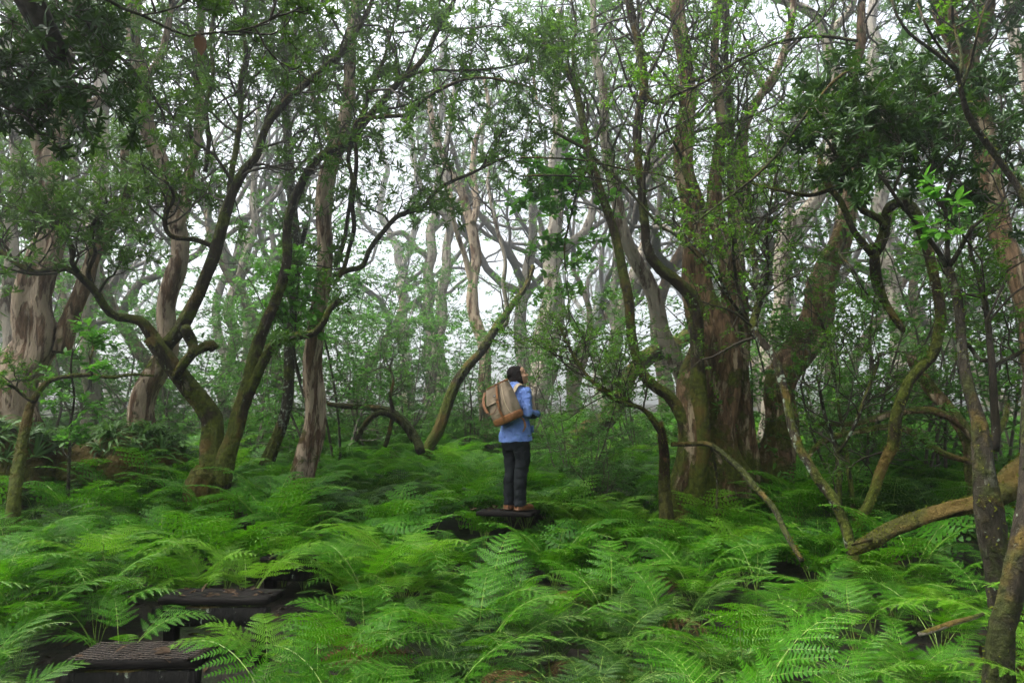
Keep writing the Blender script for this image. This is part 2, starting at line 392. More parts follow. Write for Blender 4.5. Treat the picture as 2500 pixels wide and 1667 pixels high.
FPHI = R(42)
def build_person():
    base = at(1259, 1244, 7.62)
    hgt = at(1259, 888, 7.62)[2] - base[2]
    sc = hgt / 1.63
    root = thing('person', base, 'person in a blue jacket and black trousers on a timber step, looking up rightwards', 'person', rz=FPHI - math.pi / 2)
    root.scale = (sc, sc, sc)
    Hc = Vector((0.0, .045, 1.495)); RH = (Matrix.Rotation(R(-38), 3, 'Z') @ Matrix.Rotation(R(19), 3, 'X'))
    def h(x, y, z): return Hc + RH @ Vector((x, y, z))
    # ---- body: one surface
    bm = bmesh.new()
    tube_bm(bm, [(0, .0, .80), (0, 0, .90), (0, -.005, 1.02), (0, 0, 1.15), (0, .0, 1.27), (0, 0, 1.34), (0, .005, 1.385)], [(.15, .10), (.155, .11), (.115, .085), (.135, .095), (.15, .09), (.13, .075), (.05, .05)], 24, up=(1, 0, 0))
    tube_bm(bm, [(0, 0, 1.33), (0, .012, 1.40), tuple(h(0, -.01, -.06))], [.052, .048, .05], 16)
    ell(bm, h(0, -.018, .03), (.071, .092, .084), RH); ell(bm, h(0, .022, -.028), (.060, .066, .086), RH); ell(bm, h(0, .057, -.085), (.032, .030, .026), RH)
    ell(bm, h(0, .046, .042), (.054, .044, .048), RH)
    for s in (-1, 1):
        ell(bm, h(.034 * s, .055, -.030), (.027, .028, .030), RH); ell(bm, h(.028 * s, .080, .013), (.022, .010, .007), RH); ell(bm, h(.073 * s, -.008, -.012), (.010, .020, .032), RH)
    tube_bm(bm, [h(0, .086, .006), h(0, .098, -.014), h(0, .107, -.030), h(0, .100, -.037)], [.008, .010, .0135, .009], 10)
    for s in (-1, 1): ell(bm, h(.011 * s, .096, -.032), (.008, .010, .007), RH)
    ell(bm, h(0, .089, -.056), (.021, .011, .006), RH); ell(bm, h(0, .087, -.066), (.018, .011, .007), RH)
    for s in (-1, 1):  # legs and feet
        tube_bm(bm, [(.085 * s, 0, .86), (.09 * s, .01, .70), (.088 * s, .012, .48), (.085 * s, -.01, .32), (.083 * s, -.01, .12), (.083 * s, 0, .05)], [.085, .078, .056, .054, .038, .042], 16)
        tube_bm(bm, [(.083 * s, -.05, .045), (.085 * s, .05, .05), (.09 * s, .15, .03)], [(.036, .04), (.042, .04), (.036, .02)], 12, up=(1, 0, 0))
    arm = {1: [(.155, 0, 1.315), (.205, -.02, 1.20), (.235, -.035, 1.085), (.20, .09, 1.055), (.135, .20, 1.06)], -1: [(-.155, 0, 1.315), (-.205, -.01, 1.20), (-.225, -.01, 1.09), (-.14, .11, 1.045), (-.03, .215, 1.05)]}
    for s in (1, -1):
        A = arm[s]; tube_bm(bm, A, [.05, .046, .040, .036, .026], 14)
        wv = Vector(A[-1]); d = (wv - Vector(A[-2])).normalized(); side = Vector((0, 0, 1)); inn = d.cross(side).normalized() * (1 if s > 0 else -1)
        palm = wv + d * .05
        tube_bm(bm, [wv, wv + d * .03, wv + d * .075, wv + d * .088], [(.020, .026), (.017, .036), (.015, .038), (.010, .034)], 12, up=tuple(inn))
        for k, fl in enumerate((.068, .078, .072, .056)):       # four fingers curled inwards
            b0 = wv + d * .080 + side * (.028 - .019 * k) ; p1 = b0 + d * fl * .45 - inn * .006; p2 = p1 + (d * .35 - inn * .9).normalized() * fl * .35; p3 = p2 + (-d * .5 - inn * .8).normalized() * fl * .3
            tube_bm(bm, [b0 - d * .02, b0, p1, p2, p3], [.0095, .0092, .0085, .008, .0065], 8)
        t0 = wv + d * .025 + side * .026 - inn * .01; t1 = t0 + (d * .6 + side * .5 - inn * .5).normalized() * .034; t2 = t1 + (d * .8 + side * .1 - inn * .4).normalized() * .030
        tube_bm(bm, [t0 - d * .012, t0, t1, t2], [.012, .0115, .010, .0075], 8)
    fuse('body', bm, .0055, M['skin'], root, 3)
    for s in (-1, 1):
        bm = bmesh.new(); ell(bm, h(.030 * s, .0835, -.002), (.011, .006, .0048), RH, 12); part_bm('eye', bm, M['eye'], root)
        bm = bmesh.new(); tube_bm(bm, [h(.016 * s, .091, .014), h(.030 * s, .088, .019), h(.046 * s, .076, .015)], [.0022, .0032, .0016], 8); part_bm('eyebrow', bm, M['hair'], root)
    # ---- hair
    bm = bmesh.new()
    ell(bm, h(0, -.040, .034), (.084, .088, .096), RH, 28); ell(bm, h(0, -.012, .068), (.068, .078, .050), RH)
    tube_bm(bm, [h(0, -.04, .03), h(0, -.055, -.04), h(0, -.066, -.10), h(0, -.060, -.17), h(0, -.050, -.215)], [(.083, .078), (.087, .066), (.090, .056), (.088, .044), (.07, .024)], 24, up=tuple(RH @ Vector((1, 0, 0))))
    for s in (-1, 1):
        tube_bm(bm, [h(.064 * s, .0, .055), h(.077 * s, -.014, -.01), h(.076 * s, -.018, -.07), h(.070 * s, -.012, -.125), h(.060 * s, .004, -.175)], [(.018, .036), (.014, .040), (.014, .040), (.014, .032), (.010, .018)], 14, up=tuple(RH @ Vector((1, 0, 0))))
    fuse('hair', bm, .005, M['hair'], root, 4, .0040, 3, 22)
    # ---- trousers
    bm = bmesh.new()
    tube_bm(bm, [(0, -.005, .88), (0, -.01, .80), (0, -.008, .72), (0, -.004, .66)], [(.155, .12), (.172, .135), (.178, .135), (.165, .118)], 28, up=(1, 0, 0))
    LG = {1: [(.088, 0, .76), (.096, .01, .66), (.094, .018, .54), (.090, .012, .44), (.088, -.008, .33), (.086, -.016, .22), (.086, -.012, .13), (.086, -.006, .055)], -1: [(-.086, 0, .76), (-.092, .008, .66), (-.088, .012, .54), (-.082, .004, .44), (-.078, -.012, .33), (-.074, -.022, .22), (-.072, -.02, .13), (-.072, -.016, .05)]}
    for s in (1, -1): tube_bm(bm, LG[s], [(.088, .10), (.088, .098), (.080, .088), (.072, .080), (.068, .076), (.064, .072), (.066, .074), (.070, .080)], 20, up=(1, 0, 0))
    fuse('trousers', bm, .007, M['trousers'], root, 4, .0115, 8, 9)
    bm = bmesh.new(); ell(bm, (.172, .01, .60), (.018, .06, .075)); fuse('trouser_pocket', bm, .006, M['trousers'], root, 2, .003, 2)
    # ---- boots
    for s, yo in ((1, 0), (-1, -.01)):
        bm = bmesh.new(); x = .086 * s if s > 0 else -.074
        tube_bm(bm, [(x, -.02 + yo, .155), (x, -.025 + yo, .10), (x, -.02 + yo, .06), (x, -.02 + yo, .014)], [.046, .048, .052, .052], 16, up=(1, 0, 0))
        tube_bm(bm, [(x, -.075 + yo, .035), (x, .0 + yo, .042), (x + .004, .08 + yo, .045), (x + .006, .14 + yo, .034), (x + .006, .175 + yo, .024)], [(.040, .034), (.046, .042), (.047, .038), (.044, .028), (.026, .018)], 16, up=(1, 0, 0))
        bt = fuse('boot', bm, .006, M['boot'], root, 3)
        bm = bmesh.new(); tube_bm(bm, [(x, -.082 + yo, .010), (x, .0 + yo, .010), (x + .004, .09 + yo, .010), (x + .006, .182 + yo, .010)], [(.040, .012), (.047, .012), (.050, .012), (.024, .012)], 14, up=(1, 0, 0)); part_bm('sole', bm, M['leather_dark'], bt)
    # ---- jacket
    bm = bmesh.new()
    tube_bm(bm, [(0, .0, .755), (0, -.004, .80), (0, -.004, .88), (0, -.002, .97), (0, 0, 1.06), (0, 0, 1.15), (0, 0, 1.23), (0, 0, 1.30), (0, .0, 1.345), (0, .004, 1.385), (0, .012, 1.405)],
            [(.222, .168), (.212, .162), (.200, .152), (.180, .138), (.172, .132), (.178, .134), (.182, .130), (.172, .115), (.145, .094), (.085, .072), (.062, .062)], 36, up=(1, 0, 0))
    SL = {1: [(.145, 0, 1.325), (.178, -.004, 1.285), (.206, -.018, 1.20), (.232, -.034, 1.11), (.240, -.028, 1.065), (.215, .04, 1.05), (.18, .12, 1.055), (.155, .17, 1.058)], -1: [(-.145, 0, 1.325), (-.178, -.004, 1.285), (-.21, -.01, 1.19), (-.228, -.012, 1.10), (-.222, .01, 1.06), (-.17, .08, 1.045), (-.10, .16, 1.048), (-.07, .185, 1.05)]}
    for s in (1, -1): tube_bm(bm, SL[s], [.060, .064, .060, .056, .056, .054, .050, .046], 20)
    tube_bm(bm, [(0, .010, 1.385), (0, .016, 1.42), (0, .018, 1.435)], [(.066, .066), (.064, .064), (.058, .058)], 24, up=(1, 0, 0))
    jk = fuse('jacket', bm, .0065, M['jacket'], root, 3, .0105, 5, 12)
    # hollow hem: a darker lining seen from below
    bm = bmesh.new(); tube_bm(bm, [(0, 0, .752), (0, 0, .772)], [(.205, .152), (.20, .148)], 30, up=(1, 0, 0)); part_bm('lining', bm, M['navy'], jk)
    bm = bmesh.new(); tube_bm(bm, [(.243, -.040, 1.075), (.236, .0, 1.035), (.200, .075, 1.030), (.170, .140, 1.036)], [(.030, .044), (.034, .050), (.030, .050), (.022, .042)], 16, up=(0, 0, 1)); fuse('dark_elbow_area', bm, .006, M['navy'], jk, 3, .003, 4)  # dark navy area under the right elbow
    bm = bmesh.new(); tube_bm(bm, [(.120, .146, .85), (.112, .152, .93)], [(.026, .006), (.026, .006)], 10, up=(1, 0, 0)); part_bm('pocket_flap', bm, M['jacket'], jk)
    for s in (1, -1):
        A = Vector(SL[s][-2]); B = Vector(SL[s][-1]); d = (B - A).normalized(); bm = bmesh.new()
        for k in range(5): ell(bm, B + d * (.004 + k * .016), (.040 - .0006 * k, .013, .046 - .0006 * k), d.to_track_quat('Y', 'Z').to_matrix(), 18)
        fuse('cuff', bm, .005, M['teal'], root, 2, .002, 7, 20)
    return root
PERSON = build_person()

def build_backpack():
    c = at(1226, 985, 7.42)
    root = bpy.data.objects.new('backpack', None); link(root); root.location = c.tolist()
    tag(root, 'tan canvas backpack with brown leather base and straps, worn by the person', 'backpack')
    q = Matrix.Rotation(R(-23), 4, 'Y') @ Matrix.Rotation(FPHI - math.pi / 2, 4, 'Z')
    root.rotation_euler = q.to_euler()
    # local: x to the wearer's right, y forwards (towards the back), z up; outer face at -y
    W, D, H = .36, .19, .43
    def sup(hw, hd, n=40, e=.42):
        a = np.arange(n) * 2 * math.pi / n; c_, s_ = np.cos(a), np.sin(a)
        return np.stack([hw * np.sign(c_) * np.abs(c_) ** e, hd * np.sign(s_) * np.abs(s_) ** e], 1)
    def loft(name, rows, mat, parent, nz=.004, seed=0, cap=True):
        g = Geo(); K = len(rows); V = []
        for (z, hw, hd, oy) in rows: p = sup(hw, hd); V.append(np.column_stack([p[:, 0], p[:, 1] + oy, np.full(len(p), z)]))
        V = np.array(V); n = V.shape[1]
        for i in range(K):
            for j in range(n):
                v = Vector(V[i, j]); k = mnoise.noise(v * 13 + Vector((seed, 0, 0))) + .5 * mnoise.noise(Vector((v.x * 8, v.y * 8, v.z * 40)))
                V[i, j, :2] *= 1 + k * nz * 6
        idx = np.arange(K * n).reshape(K, n); F = np.stack([idx[:-1], np.roll(idx[:-1], -1, 1), np.roll(idx[1:], -1, 1), idx[1:]], -1).reshape(-1, 4)
        g.add(V.reshape(-1, 3), [F, idx[-1:].copy(), idx[:1, ::-1].copy()]); return g.obj(name, M[mat], parent)
    zz = np.linspace(-H / 2 + .075, H / 2, 22); u = (zz - zz[0]) / (zz[-1] - zz[0])
    bulge = 1 + .06 * np.sin(u * math.pi)
    body = loft('bag_body', [(z, W / 2 * b * (1 - .10 * t), D / 2 * b * (1 - .62 * t ** 1.6), .045 * t ** 1.6) for z, b, t in zip(zz, bulge, u)], 'canvas', root, .0042, 2)
    zb = np.linspace(-H / 2, -H / 2 + .082, 6); loft('base_panel', [(z, W / 2 * f, D / 2 * f, 0) for z, f in zip(zb, (.90, .98, 1.02, 1.03, 1.03, 1.02))], 'leather', root, .001, 4)
    loft('top_band', [(z, W / 2 * .925, D / 2 * .44, .045) for z in np.linspace(H / 2 - .016, H / 2 + .006, 4)], 'leather', root, .001, 5)
    def ribbon(name, pts, wv, th, mat, parent):
        """flat strap along pts; wv = half width vector per point"""
        P = np.array(pts, float); Wv = np.array(wv, float); Wv = np.repeat(Wv[None], len(P), 0) if Wv.ndim == 1 else Wv
        S = spline(np.hstack([P, Wv]), .012); P, Wv = S[:, :3], S[:, 3:]; T = norm(np.gradient(P, axis=0)); N = norm(np.cross(T, Wv)) * th / 2
        V = np.stack([P + Wv + N, P - Wv + N, P - Wv - N, P + Wv - N], 1); K = len(P); idx = np.arange(K * 4).reshape(K, 4)
        F = np.stack([idx[:-1], np.roll(idx[:-1], -1, 1), np.roll(idx[1:], -1, 1), idx[1:]], -1).reshape(-1, 4)
        g = Geo(); g.add(V.reshape(-1, 3), [F, idx[-1:].copy(), idx[:1, ::-1].copy()]); return g.obj(name, M[mat], parent, smooth=False)
    # flap over the outer face
    fy = -D / 2
    g = Geo(); n = 12; m = 10; X, Tt = np.meshgrid(np.linspace(-.155, .075, n), np.linspace(0, 1, m))
    Z = H / 2 - .004 - Tt * .175; t_ = (Z + H / 2 - .075) / (H - .075); Y = -(D / 2) * 1.05 * (1 - .62 * np.clip(t_, 0, 1) ** 1.6) + .045 * np.clip(t_, 0, 1) ** 1.6 - .012 - .012 * Tt
    V1 = np.stack([X, Y, Z], -1); V2 = V1 + np.array([0, .006, 0]); V = np.concatenate([V1.reshape(-1, 3), V2.reshape(-1, 3)]); i = np.arange(n * m).reshape(m, n); k = n * m
    Fq = np.stack([i[:-1, :-1], i[:-1, 1:], i[1:, 1:], i[1:, :-1]], -1).reshape(-1, 4); loop = np.concatenate([i[0], i[1:, -1], i[-1, -2::-1], i[-2:0:-1, 0]])
    g.add(V, [Fq, Fq[:, ::-1] + k, np.stack([loop, np.roll(loop, -1), np.roll(loop, -1) + k, loop + k], -1)]); flap = g.obj('flap', M['canvas'], root)
    # leather straps, handle loop and piping
    def fz(z, off=.016): t = np.clip((z + H / 2 - .075) / (H - .075), 0, 1); return -(D / 2) * 1.06 * (1 - .62 * t ** 1.6) + .045 * t ** 1.6 - off
    ribbon('strap', [(.062, fz(.20, .03), .20), (.066, fz(.12, .040), .12), (.058, fz(.03, .036), .03), (.05, fz(-.04, .03), -.04), (.045, fz(-.10, .016), -.10), (.045, fz(-.145, .008), -.145)], (.015, 0, 0), .004, 'leather', root)
    ribbon('strap', [(-.165, fz(.19, .02), .19), (-.172, fz(.11, .045), .11), (-.160, fz(.03, .05), .03), (-.140, fz(-.03, .04), -.03)], (.015, .006, 0), .004, 'leather', root)
    ribbon('handle', [(-.150, fz(-.02, .04), -.02), (-.10, fz(-.05, .052), -.055), (-.03, fz(-.05, .055), -.062), (.03, fz(-.02, .05), -.03), (.056, fz(.02, .04), .02)], (0, .003, .006), .004, 'leather_dark', root)
    bm = bmesh.new(); bmesh.ops.create_cube(bm, size=1, matrix=Matrix.Translation((.054, fz(.045, .036), .045)) @ Matrix.Diagonal((.040, .006, .03, 1))); part_bm('buckle', bm, M['leather_dark'], root, False, .0015)
    ribbon('piping', [(.118, fz(.17, .004), .17), (.128, fz(.08, .005), .08), (.140, fz(-.02, .004), -.02), (.160, fz(-.11, -.006), -.11), (.170, fz(-.14, -.02), -.135)], (.003, 0, 0), .004, 'piping', root)
    lb = bmesh.new(); bmesh.ops.create_cube(lb, size=1, matrix=Matrix.Translation((.022, fz(.105, .034), .105)) @ Matrix.Rotation(R(-14), 4, 'X') @ Matrix.Diagonal((.046, .003, .020, 1))); lab = part_bm('label_patch', lb, M['black_label'], root, False)
    lb = bmesh.new()
    for kx in range(6):
        bmesh.ops.create_cube(lb, size=1, matrix=Matrix.Translation((.006 + kx * .0062, fz(.105, .0366), .105)) @ Matrix.Rotation(R(-14), 4, 'X') @ Matrix.Diagonal((.0040, .0016, .0055 + .002 * (kx % 2), 1)))
    part_bm('label_print', lb, M['white_print'], lab, False)
    # shoulder straps and the loose strap with a leather end
    inv = (Matrix.Translation(Vector(c.tolist())) @ q).inverted(); pm = PERSON.matrix_basis
    def loc(p): return tuple(inv @ (pm @ Vector(p)))
    def vec(v): return np.array((inv.to_3x3() @ (pm.to_3x3() @ Vector(v))).normalized())
    for s in (1, -1):
        ribbon('shoulder_strap', [loc((.10 * s, -.118, 1.30)), loc((.105 * s, -.075, 1.368)), loc((.108 * s, -.01, 1.388)), loc((.112 * s, .07, 1.352)), loc((.120 * s, .136, 1.26)), loc((.14 * s, .150, 1.16)), loc((.15 * s, .148, 1.06))], vec((1, .1, .35 * -s)) * .022, .010, 'leather_dark' if s < 0 else 'piping', root)
    ribbon('hip_strap', [loc((.185, -.09, 1.02)), loc((.212, -.068, .98)), loc((.222, -.060, .93)), loc((.225, -.064, .90))], vec((.3, 1, 0)) * .012, .004, 'leather', root)
    ribbon('strap_end', [loc((.226, -.060, .905)), loc((.228, -.075, .885)), loc((.226, -.095, .872))], vec((.2, .3, .9)) * .018, .008, 'leather', root)
    return root
bpy.context.view_layer.update()
BACKPACK = build_backpack()
# ------------------------------------------------------------------ twigs and leaves
def grow(P0, D0, L, r0, r1, K=6, wob=.35, up=.06, rg=rng):
    n = len(P0); P = np.zeros((n, K, 3)); P[:, 0] = P0; D = norm(D0); st = (L / (K - 1))[:, None]
    for k in range(1, K):
        D = norm(D + rg.normal(0, wob, (n, 3)) + np.array([0, 0, up])); P[:, k] = P[:, k - 1] + D * st
    t = np.linspace(0, 1, K)[None]
    return P, r0[:, None] * (1 - t) + r1[:, None] * t

def spawn(P, Rd, m, t0, t1, ang, spread=.3, rg=rng, flat=0.0):
    """m children on every polyline of P -> start, direction, parent radius"""
    n, K, _ = P.shape
    t = rg.uniform(t0, t1, (n, m)); t[:, 0] = t1
    f = t * (K - 1); i = np.minimum(f.astype(int), K - 2); w = (f - i)[..., None]
    a = np.arange(n)[:, None]
    S = P[a, i] * (1 - w) + P[a, i + 1] * w; T = norm(P[a, i + 1] - P[a, i]); Rr = Rd[a, i]
    U, W = perp(T); az = rg.uniform(0, 2 * math.pi, (n, m))[..., None]; an = (ang + rg.normal(0, spread, (n, m)))[..., None]
    an[:, 0] *= .3
    D = T * np.cos(an) + (U * np.cos(az) + W * np.sin(az)) * np.sin(an)
    D[..., 2] *= (1 - flat)
    return S.reshape(-1, 3), norm(D.reshape(-1, 3)), Rr.reshape(-1)

def leaves_geo(g, B, D, N, L, W, droop=.15):
    """one pointed leaf (two quads) per row"""
    n = len(B)
    if not n: return
    D = norm(D); S = norm(np.cross(D, N)); N = np.cross(S, D); L = L[:, None]; W = W[:, None]
    V = np.stack([B, B + D * L * .30 + S * W * .42 + N * W * .14, B + D * L * .68 + S * W * .40 + N * (W * .10 - L * droop * .4),
                  B + D * L - N * L * droop,
                  B + D * L * .68 - S * W * .40 + N * (W * .10 - L * droop * .4), B + D * L * .30 - S * W * .42 + N * W * .14], 1)
    i = np.arange(n)[:, None] * 6
    g.add(V.reshape(-1, 3), [np.concatenate([i + np.array([0, 1, 2, 3]), i + np.array([0, 3, 4, 5])])])

def whorls(g, P, D, m, L, W, ang=1.05, rg=rng):
    n = len(P)
    if not n: return
    U, Wv = perp(D); az = np.arange(m)[None] * 2 * math.pi / m + rg.uniform(0, 6, (n, 1)) + rg.normal(0, .25, (n, m))
    an = ang + rg.normal(0, .28, (n, m))
    az = az[..., None]; an = an[..., None]
    rad = U[:, None] * np.cos(az) + Wv[:, None] * np.sin(az)
    dr = D[:, None] * np.cos(an) + rad * np.sin(an)
    nr = D[:, None] * np.sin(an) - rad * np.cos(an)
    ln = L * rg.uniform(.6, 1.15, (n, m)); B = P[:, None] - D[:, None] * rg.uniform(0, .35 * L, (n, m, 1))
    leaves_geo(g, B.reshape(-1, 3), dr.reshape(-1, 3), nr.reshape(-1, 3), ln.ravel(), ln.ravel() * W / L)

def sprays(g, P, m, L, W, rg=rng, jit=.5):
    """alternate small leaves all along twigs P (n,K,3)"""
    n, K, _ = P.shape
    if not n: return
    t = np.linspace(.12, 1, m)[None] + rg.uniform(-.05, .05, (n, m)); t = np.clip(t, 0, 1)
    f = t * (K - 1); i = np.minimum(f.astype(int), K - 2); w = (f - i)[..., None]; a = np.arange(n)[:, None]
    B = P[a, i] * (1 - w) + P[a, i + 1] * w; T = norm(P[a, i + 1] - P[a, i])
    up = np.array([0, 0, 1.0]) + rg.normal(0, .35, (n, m, 3)); S = norm(np.cross(T, up)) * np.where(np.arange(m) % 2, 1, -1)[None, :, None]
    D = norm(S + T * .5 + rg.normal(0, jit * .5, (n, m, 3)))
    ln = L * rg.uniform(.6, 1.2, (n, m))
    leaves_geo(g, B.reshape(-1, 3), D.reshape(-1, 3), up.reshape(-1, 3), ln.ravel(), ln.ravel() * W / L, .05)

LEAF = {  # kind: material, length, width
    'whorl': ('whorl', .085, .026), 'small': ('small', .034, .020), 'broad': ('bright', .115, .07), 'far': ('far', .10, .042),
    'dark': ('shaded_leaf', .11, .036), 'shrub': ('shrub', .042, .022), 'mid': ('far', .075, .028), 'over': ('over', .20, .085)}

def crown(gt, gl, S, D, Rr, kind, L=1.2, dens=1.0, up=.06, flat=0.0, size=1.0, rg=rng, m1=5, m2=3):
    """branches from S along D, two orders of twigs, leaves"""
    n = len(S)
    if n == 0: return
    l = L * rg.uniform(.55, 1.25, n); r0 = np.minimum(np.maximum(Rr * .5, .006), .007 + .012 * l)
    P, Q = grow(S, D, l, r0, r0 * .4, 7, .30, up, rg)
    V, F = tubes(P, Q, 5); gt.add(V, F)
    s2, d2, q2 = spawn(P, Q, m1, .25, 1.0, .85, .3, rg, flat)
    l2 = L * .38 * rg.uniform(.5, 1.3, len(s2)); q2 = np.maximum(q2 * .6, .0035)
    P2, Q2 = grow(s2, d2, l2, q2, q2 * .5, 5, .30, up * .8, rg)
    V, F = tubes(P2, Q2, 4); gt.add(V, F)
    s3, d3, q3 = spawn(P2, Q2, m2, .35, 1.0, .75, .3, rg, flat)
    l3 = L * .16 * rg.uniform(.5, 1.4, len(s3)); q3 = np.maximum(q3 * .6, .0022)
    P3, Q3 = grow(s3, d3, l3, q3, q3 * .6, 4, .22, up, rg)
    V, F = tubes(P3, Q3, 3); gt.add(V, F)
    _, LL, LW = LEAF[kind]; LL *= size * 1.12; LW *= size
    keep = rg.random(len(P3)) < min(1, dens)
    P3k = P3[keep]
    if kind in ('whorl', 'dark', 'mid'):
        T = norm(P3k[:, -1] - P3k[:, -2]); T = norm(T + np.array([0, 0, .35]))
        whorls(gl, P3k[:, -1], T, 7, LL, LW, rg=rg)
        if dens > .8: whorls(gl, P3k[:, -2], T, 3, LL, LW, 1.2, rg=rg)
    elif kind == 'broad':
        sprays(gl, P3k, 4, LL, LW, rg)
    elif kind in ('far', 'over'):
        T = norm(P3k[:, -1] - P3k[:, -2] + np.array([0, 0, .3])); whorls(gl, P3k[:, -1], T, 6, LL, LW, rg=rg)
    else:
        sprays(gl, P3k, 9, LL, LW, rg)
        sprays(gl, P2[rg.random(len(P2)) < dens], 6, LL, LW, rg)

def moss_fuzz(g, P, rad, dens, rg=rng, up_only=True):
    """tufts of moss standing out from a limb"""
    ln = np.linalg.norm(np.diff(P, axis=0), axis=1).sum()
    n = int(dens * ln * max(1, rad.mean() / .05))
    if n < 1: return
    K = len(P); f = rg.uniform(0, K - 1.001, n); i = f.astype(int); w = (f - i)[:, None]
    C = P[i] * (1 - w) + P[i + 1] * w; T = norm(P[i + 1] - P[i]); rr = (rad[i] * (1 - w[:, 0]) + rad[i + 1] * w[:, 0])
    U, W = perp(T); a = rg.uniform(0, 2 * math.pi, n)[:, None]
    N = U * np.cos(a) + W * np.sin(a)
    clump = np.sin(f * .9) * np.sin(f * .37 + 1) + rg.normal(0, .5, n)
    keep = (N[:, 2] > -.25 - .5 * rg.random(n)) & (clump > -.25) if up_only else clump > -.2
    C, N, T, rr = C[keep], N[keep], T[keep], rr[keep]; n = len(C)
    B = C + N * rr[:, None] * .93
    D = norm(N + rg.normal(0, .55, (n, 3)) + np.array([0, 0, -.15]))
    leaves_geo(g, B, D, norm(T + rg.normal(0, .3, (n, 3))), rg.uniform(.012, .034, n), rg.uniform(.006, .013, n), .2)

TREES = []
def px_pts(s):
    a = np.array(s, dtype=float).reshape(-1, 3); return a

def make_stem(st, seed):
    """photo-traced stem -> world polyline and radii"""
    a = px_pts(st['p']); d = st['d']; d0, d1 = d if isinstance(d, tuple) else (d, d)
    seg = np.concatenate([[0], np.cumsum(np.linalg.norm(np.diff(a[:, :2], axis=0), axis=1))]); t = seg / seg[-1]
    r = np.random.default_rng(seed); ph = r.uniform(0, 6, 2)
    amp = st.get('wig', .12)
    dd = d0 + (d1 - d0) * t + amp * (np.sin(t * 5 + ph[0]) - math.sin(ph[0]) * (1 - t)) * np.minimum(1, t * 4)
    W = np.array([np.append(at(x, y, q), w * .82 * q / FS) for (x, y, w), q in zip(a, dd)])
    if st.get('root'):
        b = W[0].copy(); gz = float(ground_z(b[0], b[1]))
        dirx = (W[0, :2] - W[1, :2]) / max(.2, W[1, 2] - W[0, 2]) * .5
        drop = max(0, b[2] - gz)
        if drop > .02:
            e = b.copy(); e[:2] += np.clip(dirx * drop, -.3, .3); e[2] = gz - .12; e[3] *= st.get('flare', 1.35); W = np.vstack([e, W])
        else:
            W[0, 3] *= st.get('flare', 1.35); W[0, 2] = min(W[0, 2], gz - .1)
    rmax = W[:, 3].max()
    P = spline(W, max(.05, min(.12, rmax * .7)))
    xyz, rad = P[:, :3], np.maximum(P[:, 3], .004)
    s = np.concatenate([[0], np.cumsum(np.linalg.norm(np.diff(xyz, axis=0), axis=1))])
    if st.get('root'): rad = rad * (1 + .32 * np.exp(-s / (.2 + rad[0])))
    wob = st.get('wob', .35)
    for ax in range(3):
        f = r.uniform(2.2, 4.5); xyz[:, ax] += wob * rad * np.sin(s * f + r.uniform(0, 6)) * np.minimum(1, s * 2) * (.6 if ax == 1 else 1)
    return xyz, rad

def add_shade_canopy(gt, gls, top, spots, rg):
    """boughs from the top of a stem to unseen leafy masses added high up to shade the near ferns and mist"""
    gl = gls.setdefault('over', Geo())
    for (x, y, z, r) in spots:
        c = np.array([x, y, z]); Q = spline(np.array([np.append(top[:3], top[3]), np.append((top[:3] * .45 + c * .55) + [0, 0, .5], top[3] * .7), np.append(c, top[3] * .4)]), .3)
        V, F = thick_stem(Q[:, :3], Q[:, 3], 8, .06, .04, int(abs(x * 10))); gt.add(V, F)
        n = int(9 * r); a = rg.uniform(0, 6.28, n); q = r * np.sqrt(rg.random(n)) * .75
        S = c + np.stack([np.cos(a) * q, np.sin(a) * q, rg.normal(0, .25, n)], 1)
        lines = np.stack([np.repeat(c[None], n, 0), (c + S) / 2 + rg.normal(0, .12, (n, 3)), S], 1)
        V, F = tubes(lines, np.full((n, 3), .025), 4); gt.add(V, F)
        D = np.stack([np.cos(a), np.sin(a), np.full(n, .2)], 1)
        crown(gt, gl, S, D, np.full(n, .03), 'over', 1.5, .75, .02, .3, 1.0, rg, 6, 3)

